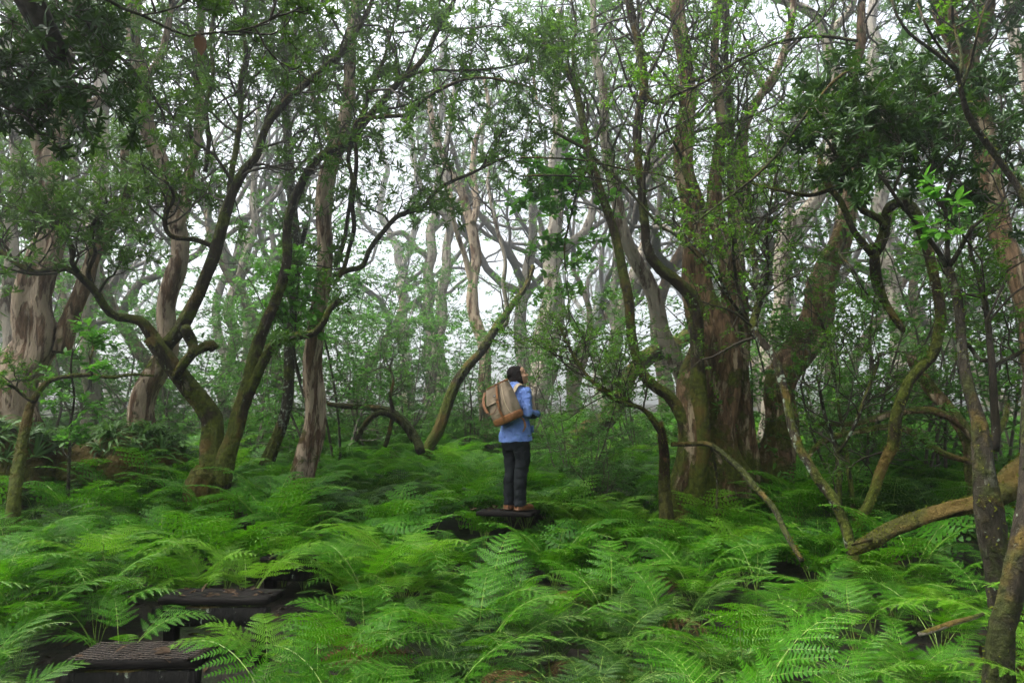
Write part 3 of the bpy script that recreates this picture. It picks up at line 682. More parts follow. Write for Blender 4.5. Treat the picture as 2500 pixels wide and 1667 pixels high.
def build_tree(name, label, cat, bark, stems, group=None, twigbark=None, seed=1, shade_canopy=None, zs=1.0):
    rg = np.random.default_rng(seed)
    built = []
    if zs != 1:
        for st in stems:
            st['d'] = tuple(v * zs for v in st['d']) if isinstance(st['d'], tuple) else st['d'] * zs
            st['L'] = st.get('L', 1.1) * zs ** .8; st['sz'] = st.get('sz', 1) * zs ** .6
    for k, st in enumerate(stems): built.append((st, *make_stem(st, seed * 31 + k)))
    base = built[0][1][0].copy(); base[2] = max(base[2], float(ground_z(base[0], base[1])) - .05) if stems[0].get('root') else base[2]
    root = thing(name, base, label, cat, group)
    gm = Geo(); gt = Geo(); gls = {}; main = Geo()
    for k, (st, P, rad) in enumerate(built):
        rm = rad.max(); sides = 22 if rm > .12 else 14 if rm > .05 else 9
        V, F = thick_stem(P, rad, sides, st.get('flute', .12 if rm > .12 else .08), st.get('rough', .075), seed * 7 + k)
        kind = st.get('k', 'limb')
        if kind == 'trunk': main.add(V, F)
        else:
            g = Geo(); g.add(V, F); g.obj(kind, M[st.get('bark', bark)], root, base)
        if st.get('moss', 0): moss_fuzz(gm, P, rad, st['moss'], rg)
        n = st.get('tw', 0)
        if n:
            t0, t1 = st.get('tt', (.3, 1.0)); K = len(P)
            t = rg.uniform(t0, t1, n); t[0] = t1; i = np.minimum((t * (K - 1)).astype(int), K - 2)
            T = norm(P[i + 1] - P[i]); U, W = perp(T); az = rg.uniform(0, 6.28, n)[:, None]; an = rg.normal(.95, .3, n)[:, None]
            D = T * np.cos(an) + (U * np.cos(az) + W * np.sin(az)) * np.sin(an); D[:, 2] += st.get('upb', .25); D = norm(D)
            lk = st.get('lf', 'whorl'); gl = gls.setdefault(lk, Geo())
            crown(gt, gl, P[i], D, rad[i], lk, st.get('L', 1.1), st.get('dens', 1.0), st.get('up', .06), st.get('flat', 0), st.get('sz', 1.0), rg, st.get('m1', 5), st.get('m2', 3))
    if shade_canopy:  # out-of-view boughs added for the shade they cast
        _, P, rad = built[0]; add_shade_canopy(gt, gls, np.append(P[-1], max(.05, rad[-1])), shade_canopy, rg)
    if main.n: main.obj('trunk', M[bark], root, base)
    if gt.n: gt.obj('twigs', M[twigbark or 'twig'], root, base)
    for lk, gl in gls.items():
        if gl.n: gl.obj('crown', M[LEAF[lk][0]], root, base)
    if gm.n: tag(gm.obj('moss', M['moss'], root, base), kind='stuff')
    if stems[0].get('root'): TREES.append((base[0], base[1], max(.12, built[0][2][:8].mean())))
    return root
# ------------------------------------------------------------------ the trees the photograph shows, traced stem by stem
def T_(p, d, **k): return dict(p=p, d=d, **k)

# --- left of the person
build_tree('mossy_tree', 'low forked mossy tree in front of the pale leaning trunk, one limb snaking far left', 'tree', 'mossy', [
  T_([534,1229,36, 527,1150,32, 522,1088,29, 514,1023,28, 492,985,27, 466,952,26, 437,915,25, 412,882,24, 388,850,23, 374,828,22], 8.0, k='trunk', root=1, moss=260, flute=.16, wob=.2),
  T_([380,835,20, 360,805,17, 336,782,15, 310,778,13, 287,778,12, 268,768,12, 255,753,11, 240,724,11, 222,699,11, 205,682,11, 190,667,10, 165,655,9, 130,656,8, 95,662,8, 65,658,8, 30,636,8, 0,618,8, -60,600,7], (8.0,7.0), moss=330, tw=16, tt=(.35,1), lf='whorl', L=1.0, upb=.5),
  T_([398,850,20, 420,825,20, 445,795,20, 470,757,19, 490,721,18, 507,680,17, 520,640,17, 530,595,16, 540,553,16, 556,488,15, 575,444,14, 596,412,13, 629,374,12, 650,314,11, 699,249,11, 759,195,10, 813,146,10, 850,103,9, 885,50,8, 915,-15,7, 940,-80,6], (8.0,7.4), moss=240, tw=19, tt=(.3,1), lf='whorl', L=1.1),
  T_([516,600,9, 498,592,8, 477,585,8, 450,583,7, 423,580,7, 408,563,7, 404,540,7, 410,515,6, 423,488,6, 418,462,5, 398,440,4], (7.9,7.3), moss=330, tw=9, tt=(.3,1), lf='whorl', L=.8),
  T_([190,665,8, 175,640,7, 180,610,6, 150,570,5, 120,540,5, 85,520,4, 40,505,4, -10,490,3], (7.3,6.6), tw=9, tt=(.1,1), lf='whorl', L=.75, upb=.4),
  T_([225,700,7, 215,660,6, 232,620,5, 222,575,5, 236,535,5, 260,500,4, 255,455,4], (7.5,6.9), tw=9, tt=(.1,1), lf='whorl', L=.75, upb=.4),
  T_([430,920,13, 445,893,13, 466,865,13, 490,845,14, 512,838,15, 521,850,14], 7.9, moss=380, rough=.12),
  T_([452,800,14, 462,822,15, 470,848,13, 462,868,9], 7.75, moss=420, rough=.12),
  T_([546,1190,24, 556,1120,26, 570,1066,24, 582,996,22, 600,940,20, 620,880,19, 636,835,18, 652,790,17, 664,760,16, 676,721,16, 694,650,15, 700,569,14, 715,504,14, 743,434,13, 770,393,13, 808,367,12, 850,347,11, 880,312,11, 908,276,11, 940,238,10, 973,200,10, 1010,170,9, 1040,135,9, 1060,92,8, 1085,48,8, 1110,0,7, 1130,-60,6], (8.0,7.6), moss=210, tw=16, tt=(.5,1), lf='whorl', L=1.05),
  T_([596,996,14, 612,950,15, 629,915,15, 650,878,14, 672,844,14, 700,828,13, 737,820,13, 765,812,11, 790,780,10, 800,757,10, 829,728,8], (8.0,7.6), moss=420, tw=2, tt=(.5,.9), lf='whorl', L=.5),
  T_([850,350,8, 862,320,7, 880,290,6, 930,285,6, 975,283,6, 1006,280,6, 1022,255,5, 1060,228,5, 1104,206,5, 1147,192,4, 1190,190,4, 1234,197,4, 1288,211,3, 1350,232,3], (7.7,7.2), tw=14, tt=(.2,1), lf='whorl', L=.75),
  T_([970,203,6, 1010,180,5, 1060,170,5, 1110,172,4, 1170,170,4, 1230,165,3, 1290,150,3], (7.6,7.0), tw=10, tt=(.2,1), lf='whorl', L=.7),
  T_([868,345,7, 870,400,7, 866,450,7, 862,500,7, 866,560,7, 852,610,7, 836,660,7, 815,690,6], (7.7,8.2), moss=120, tw=3, tt=(.2,.9), lf='whorl', L=.5),
  T_([815,672,9, 850,660,9, 885,650,9, 905,610,8, 935,568,8, 975,525,8, 1030,505,7, 1060,470,7, 1100,445,6, 1150,425,5, 1200,400,4, 1245,380,3], (8.4,7.6), moss=120, tw=15, tt=(.35,1), lf='whorl', L=.8),
  T_([818,650,7, 840,590,7, 850,520,6, 858,440,6, 850,380,6, 875,300,5, 905,230,5, 935,150,5, 960,60,4, 985,-30,4], (8.2,7.4), tw=12, tt=(.3,1), lf='whorl', L=.9),
  T_([560,480,10, 565,420,9, 580,350,9, 590,280,8, 588,210,8, 600,130,7, 592,60,7, 605,-30,6], (8.0,7.8), moss=80, tw=14, tt=(.2,1), lf='whorl', L=.95),
  T_([500,420,7, 510,340,7, 505,260,7, 520,180,6, 512,100,6, 525,20,5, 520,-50,5], (7.9,7.5), tw=12, tt=(.1,1), lf='whorl', L=.95),
], seed=3)

build_tree('pale_trunk_tree', 'pale peeling trunk leaning right from the mound of strap leaves', 'tree', 'pale', [
  T_([322,1120,44, 340,1050,40, 360,980,37, 385,900,34, 405,800,31, 420,700,30, 432,600,28, 430,520,24, 410,450,22, 388,380,21, 365,310,20, 350,240,19, 340,160,19, 330,80,18, 325,-20,17, 322,-90,16], 9.6, k='trunk', root=1, flute=.2, tw=16, tt=(.45,1), lf='whorl', L=1.2, moss=20),
  T_([432,560,18, 450,500,17, 462,440,16, 478,360,15, 486,280,14, 480,190,13, 492,100,12, 490,10,11, 495,-70,10], (9.6,9.8), tw=22, tt=(.3,1), lf='whorl', L=1.1),
], seed=4, shade_canopy=[(-4.5, 9.0, 9.6, 2.6)])

build_tree('pale_trunk_tree', 'straight tall peeling trunk right beside the mossy elbow limb', 'tree', 'pale', [
  T_([738,1185,34, 748,1110,31, 759,1034,29, 766,950,28, 771,871,27, 779,780,26, 783,700,26, 789,600,25, 797,488,24, 806,420,23, 818,370,22, 836,300,21, 850,230,20, 858,150,20, 862,70,19, 870,-20,18, 874,-90,17], 8.9, k='trunk', root=1, flute=.18, tw=14, tt=(.6,1), lf='whorl', L=1.2),
  T_([818,380,10, 800,320,9, 775,280,8, 760,220,8, 735,170,7, 720,110,7, 725,40,6], (8.9,9.3), tw=16, tt=(.3,1), lf='whorl', L=1.0),
], seed=5, shade_canopy=[(-1.8, 8.2, 9.6, 2.4)])

build_tree('pale_trunk_tree', 'massive pale trunk at the left edge of the forest', 'tree', 'pale', [
  T_([35,1090,60, 45,1000,57, 55,920,55, 70,830,50, 90,740,45, 108,660,40, 118,580,34, 124,500,30, 126,420,27, 130,350,26, 137,280,24, 148,210,22, 160,130,20, 172,50,19, 180,-40,17], 9.2, k='trunk', root=1, flute=.24, tw=14, tt=(.5,1), lf='whorl', L=1.3, moss=30),
  T_([140,350,17, 160,322,16, 185,290,15, 217,258,15, 260,236,14, 303,217,13, 340,195,13, 372,172,12, 392,135,11, 405,90,10, 420,20,9, 425,-50,8], (9.2,9.6), tw=14, tt=(.3,1), lf='whorl', L=1.1),
  T_([105,410,15, 92,360,14, 80,300,14, 66,250,13, 60,180,12, 50,100,11, 52,20,10, 48,-50,9], (9.2,9.0), tw=14, tt=(.3,1), lf='whorl', L=1.1),
  T_([150,860,26, 165,790,24, 180,740,22, 205,680,20, 232,620,18, 262,575,16, 290,530,15, 305,470,14, 300,400,12, 310,330,11], (9.2,9.8), bark='brown', tw=10, tt=(.5,1), lf='whorl', L=.9),
], seed=6, shade_canopy=[(-7.5, 8.5, 9.6, 2.6), (-8.0, 5.0, 9.0, 2.6)])

build_tree('slender_trunk_tree', 'pale slim trunk cropped by the left edge of the photo', 'tree', 'pale2', [
  T_([5,1085,22, 10,960,20, 18,860,19, 20,760,18, 26,660,17, 28,560,16, 36,460,15, 40,360,14, 30,260,13, 20,150,12, 18,30,11, 20,-60,10], 10.6, k='trunk', root=1, tw=14, tt=(.5,1), lf='whorl', L=1.2)], seed=7, zs=1.15)
build_tree('slender_trunk_tree', 'pale upright trunk rising behind the massive left trunk under yellow green leaves', 'tree', 'pale2', [
  T_([222,1010,22, 220,900,21, 218,760,20, 222,640,20, 232,540,19, 240,450,19, 248,360,18, 252,280,18, 243,210,17, 234,150,17, 228,80,16, 222,0,15, 220,-70,14], 12.6, k='trunk', root=1, tw=18, tt=(.45,1), lf='mid', L=1.5)], seed=8, zs=1.25)

build_tree('dark_sapling', 'thin dark mossy sapling at far left bending into a bare level branch', 'tree', 'mossy', [
  T_([33,1235,17, 42,1180,16, 54,1120,15, 62,1070,14, 70,1023,13, 76,990,11, 87,969,9, 100,948,8, 114,933,7, 140,924,6, 175,919,6, 217,917,5, 270,922,5, 325,914,4, 375,918,3], (6.4,7.0), k='trunk', root=1, moss=260),
  T_([80,980,6, 60,968,5, 40,950,5, 15,938,4, -20,935,4], (6.5,6.2), tw=10, tt=(.2,1), lf='small', L=.45, dens=.8),
  T_([225,917,4, 220,880,3, 228,850,3, 222,820,2], 6.7, tw=3, tt=(.3,1), lf='broad', L=.3, sz=.7),
], seed=9)

# --- behind the person
build_tree('slender_trunk_tree', 'slim mottled trunk, left one of the pair with a forked crown left of the person', 'tree', 'pale2', [
  T_([1052,1085,19, 1050,1000,18, 1051,900,17, 1048,800,16, 1047,720,15, 1050,650,15, 1054,590,14, 1060,530,13, 1064,480,12, 1070,430,11, 1062,360,10, 1078,280,9, 1070,190,8, 1085,100,7], 15.5, k='trunk', root=1, tw=14, tt=(.5,1), lf='far', L=1.4, dens=.7),
  T_([1050,640,11, 1038,622,10, 1017,606,9, 1000,585,9, 985,570,8, 960,572,7, 935,582,7, 900,560,6, 880,520,5, 870,470,5], (15.5,15), tw=12, tt=(.4,1), lf='far', L=1.1, dens=.6),
  T_([1060,560,9, 1085,530,8, 1110,505,8, 1135,470,7, 1150,420,6, 1175,370,6, 1180,300,5], (15.5,16), tw=12, tt=(.4,1), lf='far', L=1.1, dens=.6),
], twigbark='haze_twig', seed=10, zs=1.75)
build_tree('slender_trunk_tree', 'slim pale trunk, right one of the pair left of the person', 'tree', 'pale2', [
  T_([1080,1085,20, 1080,980,18, 1074,880,17, 1073,800,16, 1080,730,15, 1086,660,14, 1095,590,13, 1098,530,12, 1095,470,11, 1085,410,10, 1095,330,9, 1110,240,8, 1105,150,7], 14.6, k='trunk', root=1, tw=14, tt=(.5,1), lf='far', L=1.3, dens=.7),
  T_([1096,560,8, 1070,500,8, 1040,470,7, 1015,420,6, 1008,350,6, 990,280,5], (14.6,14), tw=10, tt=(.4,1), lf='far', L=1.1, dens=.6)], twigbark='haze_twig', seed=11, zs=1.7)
build_tree('slender_trunk_tree', 'brown knotty trunk standing just left of the person and the backpack', 'tree', 'pale', [
  T_([1179,1085,20, 1185,1030,19, 1190,980,18, 1187,920,18, 1180,860,18, 1170,810,18, 1160,770,18, 1158,720,17, 1159,650,16, 1157,590,16, 1150,540,15, 1140,500,14, 1124,460,13, 1108,430,12, 1080,380,10, 1060,310,9, 1045,230,8], 12.6, k='trunk', root=1, flute=.18, moss=30, tw=12, tt=(.65,1), lf='mid', L=1.2, dens=.7),
  T_([1155,545,11, 1162,500,11, 1160,450,10, 1152,400,9, 1165,340,8, 1190,270,7, 1185,190,6], (12.6,12.9), tw=12, tt=(.4,1), lf='mid', L=1.1, dens=.7),
  T_([1152,690,10, 1140,650,9, 1125,600,8, 1112,550,7, 1105,505,7, 1098,450,6], (12.6,12.2), tw=3, tt=(.4,1), lf='mid', L=.8, dens=.5)], seed=12, zs=1.35)
build_tree('leaning_mossy_trunk', 'dark mossy trunk leaning right behind the backpack', 'tree', 'mossy', [
  T_([1040,1105,17, 1065,1050,16, 1093,990,15, 1120,935,14, 1147,887,13, 1170,860,12, 1192,828,12, 1215,795,11, 1235,770,10, 1258,735,9, 1285,700,8, 1300,650,7], (11.6,12.2), k='trunk', root=1, moss=160, tw=8, tt=(.6,1), lf='small', L=.8, dens=.8),
  T_([1205,812,8, 1225,800,8, 1240,780,7, 1238,740,7, 1228,690,7, 1232,640,6, 1222,590,6, 1210,540,6, 1198,490,5, 1190,430,5, 1215,350,4], (12.2,12.5), bark='pale2', tw=12, tt=(.5,1), lf='mid', L=1.0, dens=.6)], seed=13, zs=1.15)
build_tree('pale_trunk_tree', 'broad pale misty trunk leaning right directly behind the person', 'tree', 'pale2', [
  T_([1300,1010,36, 1312,940,34, 1322,870,31, 1332,800,28, 1342,730,26, 1348,660,24, 1350,600,22, 1353,540,20, 1360,470,18, 1352,390,16, 1362,310,14, 1355,220,12, 1370,120,10, 1365,20,9], 14.2, k='trunk', root=1, flute=.2, tw=18, tt=(.5,1), lf='far', L=1.4, dens=.8),
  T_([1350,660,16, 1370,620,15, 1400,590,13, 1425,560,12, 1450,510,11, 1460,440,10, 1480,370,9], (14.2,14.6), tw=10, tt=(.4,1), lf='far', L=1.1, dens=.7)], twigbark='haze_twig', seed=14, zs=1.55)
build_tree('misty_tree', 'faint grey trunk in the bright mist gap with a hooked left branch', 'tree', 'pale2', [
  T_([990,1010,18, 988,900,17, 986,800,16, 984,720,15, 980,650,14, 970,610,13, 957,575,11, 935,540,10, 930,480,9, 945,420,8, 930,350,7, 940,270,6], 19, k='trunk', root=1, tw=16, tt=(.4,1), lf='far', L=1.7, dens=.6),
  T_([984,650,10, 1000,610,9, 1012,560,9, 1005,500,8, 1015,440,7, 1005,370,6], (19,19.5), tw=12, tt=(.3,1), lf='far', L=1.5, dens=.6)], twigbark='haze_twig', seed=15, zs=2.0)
build_tree('slender_trunk_tree', 'crooked pale stem between the fork of the mossy tree', 'tree', 'pale2', [
  T_([545,1010,17, 550,930,16, 560,860,15, 572,800,15, 566,750,14, 572,700,13, 590,655,13, 608,610,12, 622,560,11, 615,500,10, 625,430,9, 620,350,8, 635,270,7], 13.5, k='trunk', root=1, wob=.6, tw=18, tt=(.45,1), lf='mid', L=1.3, dens=.7),
  T_([575,690,8, 555,650,7, 540,600,7, 548,550,6, 535,490,5], (13.5,13), tw=6, tt=(.4,1), lf='mid', L=.9, dens=.6)], twigbark='haze_twig', seed=16, zs=1.5)
build_tree('slender_trunk_tree', 'leaning lichen spotted trunk between the mossy fork and the straight peeling trunk', 'tree', 'lichen', [
  T_([655,1150,20, 672,1085,18, 688,1020,17, 700,950,16, 708,880,16, 712,800,15, 716,720,15, 720,640,14, 722,560,14, 715,480,14, 705,410,14, 700,340,13, 696,260,12, 700,180,11, 690,90,10, 695,0,9], 10.4, k='trunk', root=1, moss=70, tw=12, tt=(.5,1), lf='whorl', L=1.2),
  T_([715,690,9, 728,640,8, 735,600,8, 750,550,7], 10.4, tw=3, tt=(.4,1), lf='whorl', L=.6)], seed=17)
build_tree('leaning_mossy_trunk', 'thick mossy log leaning right in the mist between the person and the giant trunk', 'tree', 'mossy', [
  T_([1405,1095,30, 1435,1062,29, 1478,1023,28, 1505,975,27, 1532,931,26, 1568,895,25, 1602,866,24, 1650,835,22, 1700,800,20], (11.2,11.8), k='trunk', root=1, moss=110, flare=1.1)], seed=18, zs=1.2)

# --- right: the giant cluster
build_tree('giant_tree', 'giant fluted peeling trunk right of the person, several stems fused at the foot', 'tree', 'brown', [
  T_([1742,1225,74, 1746,1150,66, 1748,1060,60, 1748,960,57, 1742,870,54, 1735,790,48, 1722,720,40, 1708,650,35, 1696,590,31, 1684,510,28, 1674,434,25, 1676,350,23, 1678,270,21, 1672,190,20, 1667,108,19, 1660,20,18, 1655,-70,17], 8.4, k='trunk', root=1, flute=.3, moss=60, tw=16, tt=(.6,1), lf='small', L=1.3, dens=.8),
  T_([1668,1190,36, 1672,1100,33, 1684,1010,31, 1690,930,29, 1702,860,28, 1712,790,26], 8.15, k='trunk', root=1, flute=.2, moss=60),
  T_([1810,1180,34, 1806,1080,33, 1800,980,33, 1796,890,34, 1792,800,34, 1782,720,32, 1772,650,30, 1760,580,26, 1752,500,22, 1752,420,20, 1758,330,17, 1754,250,15, 1748,150,13, 1752,40,12, 1750,-60,11], (8.5,8.8), k='trunk', root=1, flute=.26, tw=14, tt=(.6,1), lf='small', L=1.2, dens=.8),
  T_([1780,800,22, 1786,720,21, 1800,640,20, 1806,560,19, 1812,470,18, 1816,390,16, 1822,310,14, 1850,240,13, 1885,190,12, 1912,140,11, 1928,70,10, 1938,-20,9], (8.6,9.2), bark='pale', tw=16, tt=(.5,1), lf='small', L=1.1, dens=.8),
  T_([1790,600,11, 1786,500,10, 1782,420,10, 1781,330,9, 1780,244,9, 1776,160,8, 1773,80,8, 1770,-30,7], (8.3,8.0), bark='dark', moss=60, tw=22, tt=(.2,1), lf='small', L=1.1, dens=.8),
  T_([1668,405,8, 1680,440,8, 1700,470,8, 1712,500,7, 1740,522,7, 1785,515,6, 1810,480,6], (8.1,7.8), bark='mossy', moss=200, tw=8, tt=(.4,1), lf='small', L=.6, dens=.8),
], seed=20, shade_canopy=[(2.4, 8.2, 9.6, 2.4)])
build_tree('mossy_tree', 'thick green mossed stem snaking down from the top against the giant trunk', 'tree', 'mossy', [
  T_([1700,1180,26, 1704,1080,25, 1708,990,24, 1708,900,22, 1704,820,21, 1696,755,20, 1682,722,20, 1663,703,19, 1640,682,18, 1613,661,16, 1592,630,15, 1580,590,14, 1577,550,13, 1573,510,13, 1566,470,13, 1560,430,13, 1555,380,13, 1553,325,13, 1562,270,13, 1574,220,13, 1570,160,13, 1558,108,13, 1545,60,13, 1532,0,13, 1525,-70,12], (8.0,7.6), k='trunk', root=1, moss=220, tw=18, tt=(.55,1), lf='small', L=1.2, dens=.8, wob=.25),
  T_([1570,230,8, 1600,250,7, 1640,235,6, 1680,205,5, 1720,190,5], (7.6,7.3), tw=10, tt=(.3,1), lf='small', L=.9, dens=.8)], seed=21)
build_tree('mossy_tree', 'slim mossy stem running diagonally up left from the giant trunk to a bare hooked top', 'tree', 'mossy', [
  T_([1690,1150,20, 1682,1090,19, 1668,1030,18, 1650,985,17, 1632,960,16, 1605,942,15, 1583,922,15, 1565,890,14, 1551,850,14, 1542,800,13, 1535,740,13, 1524,690,13, 1512,630,13, 1499,570,12, 1480,510,12, 1462,450,11, 1446,390,11, 1432,330,10, 1418,270,10, 1406,220,9, 1385,180,9, 1365,150,8, 1342,118,7, 1318,98,6, 1298,88,5], (8.0,8.3), k='trunk', root=1, moss=190, tw=16, tt=(.6,1), lf='small', L=1.0, dens=.8),
  T_([1300,90,8, 1296,120,7, 1300,160,6, 1304,200,5, 1310,250,4], 8.3, bark='pale', moss=150),
  T_([1405,215,6, 1400,170,5, 1398,120,5, 1405,60,4, 1395,0,4], 8.3, tw=8, tt=(.3,1), lf='small', L=.9, dens=.8)], seed=22)
build_tree('slender_trunk_tree', 'twisted silver grey trunk between the diagonal mossy stem and the giant trunk', 'tree', 'pale2', [
  T_([1692,1150,26, 1684,1060,25, 1670,970,24, 1655,900,23, 1640,850,22, 1620,800,21, 1602,750,20, 1582,700,19, 1562,660,18, 1543,610,17, 1525,560,16, 1508,500,15, 1494,440,14, 1484,370,13, 1475,300,12, 1470,220,11, 1455,130,10, 1448,30,9, 1440,-50,8], 9.3, k='trunk', root=1, flute=.25, tw=16, tt=(.55,1), lf='small', L=1.2, dens=.8)], seed=23)
build_tree('pale_trunk_tree', 'brown trunk right of the giant one, bending right as it rises into mist', 'tree', 'brown', [
  T_([1914,1260,56, 1908,1200,52, 1900,1120,47, 1895,1040,44, 1902,970,42, 1925,910,42, 1955,860,43, 1975,810,42, 1990,755,40, 2006,700,36, 2024,645,32, 2042,600,29, 2060,548,26, 2074,490,23, 2080,430,21, 2084,360,19, 2092,280,17, 2085,200,16, 2096,110,14, 2105,10,12], (9.0,9.4), k='trunk', root=1, flute=.2, moss=30, tw=14, tt=(.6,1), lf='small', L=1.2, dens=.8),
], seed=24, shade_canopy=[(5.6, 8.0, 9.8, 2.6)])
build_tree('pale_trunk_tree', 'grey trunk curving up right then folding back left behind the giant tree', 'tree', 'pale2', [
  T_([1880,1130,34, 1876,1040,32, 1880,950,30, 1888,860,28, 1896,790,27, 1905,720,26, 1915,640,25, 1934,570,24, 1955,530,23, 1980,495,22, 2002,455,21, 2022,410,20, 2038,360,19, 2040,300,19, 2040,230,18, 2035,165,17, 2022,100,16, 2000,55,15, 1965,25,14, 1925,5,13, 1880,-15,12, 1840,-60,10], (10.2,10.6), k='trunk', root=1, flute=.15, tw=16, tt=(.6,1), lf='mid', L=1.3),
  T_([2022,95,13, 2050,60,12, 2075,20,11, 2090,-40,10], 10.6, tw=8, tt=(.3,1), lf='mid', L=1.2)], seed=25, zs=1.25)
build_tree('misty_tree', 'straight faint trunk in the mist behind the contorted mossy tree', 'tree', 'pale2', [
  T_([2200,1010,24, 2198,900,23, 2190,800,22, 2180,700,21, 2166,620,20, 2154,540,20, 2148,440,19, 2142,330,19, 2138,220,18, 2134,100,17, 2130,-20,16], 13.6, k='trunk', root=1, tw=18, tt=(.45,1), lf='far', L=1.5)], twigbark='haze_twig', seed=26, zs=1.7)
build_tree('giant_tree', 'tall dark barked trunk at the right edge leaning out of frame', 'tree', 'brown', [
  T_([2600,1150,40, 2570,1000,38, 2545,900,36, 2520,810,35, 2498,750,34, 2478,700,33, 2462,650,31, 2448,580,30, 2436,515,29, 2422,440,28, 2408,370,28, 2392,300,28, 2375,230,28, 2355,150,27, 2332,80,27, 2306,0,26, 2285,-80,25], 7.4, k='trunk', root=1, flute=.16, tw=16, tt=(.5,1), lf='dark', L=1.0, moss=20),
  T_([2375,160,14, 2390,110,14, 2412,60,13, 2420,0,13, 2425,-70,12], 7.6, tw=8, tt=(.2,1), lf='dark', L=.9)], seed=27, shade_canopy=[(7.6, 6.0, 9.2, 2.8), (8.6, 9.0, 9.8, 2.6)])
build_tree('slender_trunk_tree', 'hazy trunk in the top right corner', 'tree', 'pale2', [
  T_([2640,900,22, 2600,700,21, 2560,480,20, 2530,300,19, 2500,170,18, 2480,80,17, 2462,0,16, 2450,-70,15], 9.6, k='trunk', root=1, tw=14, tt=(.4,1), lf='mid', L=1.3)], seed=28, zs=1.3)

# --- right: foreground contorted trees
build_tree('contorted_mossy_tree', 'contorted mossy tree with an arched double limb, thin curved trunk on the right', 'tree', 'mossy', [
  T_([2100,1275,13, 2112,1245,13, 2130,1207,13, 2149,1153,14, 2165,1118,15, 2181,1088,16, 2186,1050,17, 2189,1020,16, 2200,980,15, 2210,952,15, 2224,925,14, 2248,898,14, 2275,872,14, 2288,840,14, 2293,810,14, 2296,770,13, 2287,710,13, 2273,650,14, 2262,600,14, 2250,560,15, 2238,530,16, 2222,508,17, 2205,496,17, 2190,494,15, 2174,506,14, 2165,530,14, 2162,570,15, 2152,600,16, 2135,625,16], 6.5, k='trunk', root=1, moss=300, wob=.25),
  T_([2134,620,15, 2118,605,11, 2096,578,10, 2080,552,10, 2068,526,10, 2055,500,10, 2042,482,10, 2022,458,9, 2010,435,8, 2002,410,7, 1999,385,5, 1996,370,3], (6.5,6.8), moss=300),
  T_([2134,620,15, 2138,660,15, 2145,700,14, 2158,740,13, 2178,775,11, 2197,802,9, 2205,812,5], (6.5,6.6), moss=280),
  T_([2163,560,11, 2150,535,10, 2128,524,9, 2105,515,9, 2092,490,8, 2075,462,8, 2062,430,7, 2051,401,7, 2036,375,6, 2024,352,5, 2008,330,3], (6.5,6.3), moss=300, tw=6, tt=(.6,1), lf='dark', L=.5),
  T_([2050,455,7, 2020,465,7, 1990,476,7, 1960,478,6, 1925,470,6, 1890,462,5, 1850,452,4, 1815,440,3], (6.4,6.9), moss=330, tw=8, tt=(.3,1), lf='small', L=.6, dens=.8),
  T_([2060,560,6, 2062,590,5, 2050,620,5, 2065,640,4, 2085,660,4, 2105,700,3, 2120,720,3], (6.5,6.2), bark='dark', tw=4, tt=(.3,1), lf='small', L=.5, dens=.8),
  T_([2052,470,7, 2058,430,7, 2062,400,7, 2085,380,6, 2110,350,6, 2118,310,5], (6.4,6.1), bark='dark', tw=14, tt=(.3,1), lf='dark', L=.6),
], seed=30)
build_tree('dark_sapling', 'dark forked sapling in the right foreground with a brown mossed foot', 'tree', 'dark', [
  T_([2448,1480,36, 2440,1400,34, 2432,1320,33, 2424,1240,32, 2413,1160,28, 2404,1090,24, 2396,1045,19, 2382,1000,16, 2368,960,15, 2355,910,14, 2347,860,13, 2343,815,12, 2339,770,12, 2334,725,12, 2322,680,11, 2311,648,10], (4.7,4.9), k='trunk', root=1, moss=170, bark='mossy'),
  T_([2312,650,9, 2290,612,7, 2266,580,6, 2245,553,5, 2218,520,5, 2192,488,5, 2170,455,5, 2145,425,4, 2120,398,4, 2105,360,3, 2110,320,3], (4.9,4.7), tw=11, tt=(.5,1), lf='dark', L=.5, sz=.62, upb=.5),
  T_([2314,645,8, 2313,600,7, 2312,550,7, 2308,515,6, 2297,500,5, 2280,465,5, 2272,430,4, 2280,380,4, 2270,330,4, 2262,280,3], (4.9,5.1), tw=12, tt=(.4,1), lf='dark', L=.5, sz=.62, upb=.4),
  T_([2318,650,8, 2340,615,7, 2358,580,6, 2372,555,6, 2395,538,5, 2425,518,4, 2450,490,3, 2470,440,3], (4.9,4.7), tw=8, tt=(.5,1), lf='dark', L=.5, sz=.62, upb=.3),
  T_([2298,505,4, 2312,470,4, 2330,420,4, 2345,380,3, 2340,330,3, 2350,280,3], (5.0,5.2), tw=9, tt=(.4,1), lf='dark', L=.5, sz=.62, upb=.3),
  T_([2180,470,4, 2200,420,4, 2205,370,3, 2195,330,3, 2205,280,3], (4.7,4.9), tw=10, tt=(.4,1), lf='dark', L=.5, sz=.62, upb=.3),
  T_([2428,1100,12, 2432,1050,12, 2428,980,11, 2424,900,10, 2418,830,9, 2410,760,8, 2395,700,7, 2376,640,6, 2366,600,5, 2372,550,4], (4.85,5.2), tw=12, tt=(.4,1), lf='small', L=.6, dens=.8),
  T_([2420,880,7, 2395,880,6, 2370,850,6, 2350,830,5], 4.95),
  T_([2425,895,7, 2450,880,6, 2480,868,6, 2510,850,5, 2540,820,4], 4.9, tw=8, tt=(.3,1), lf='small', L=.5, dens=.8),
], seed=31)
build_tree('dark_sapling', 'black silhouetted trunk cropped at the lower right corner', 'tree', 'dark', [
  T_([2436,1590,36, 2458,1500,34, 2480,1420,33, 2500,1330,30, 2512,1230,28, 2514,1130,26, 2510,1030,24, 2512,930,22, 2530,830,18, 2560,740,14], 3.6, k='trunk', root=1, moss=60)], seed=32, shade_canopy=[(4.4, .8, 7.6, 2.8), (2.4, -1.8, 7.8, 2.8)])
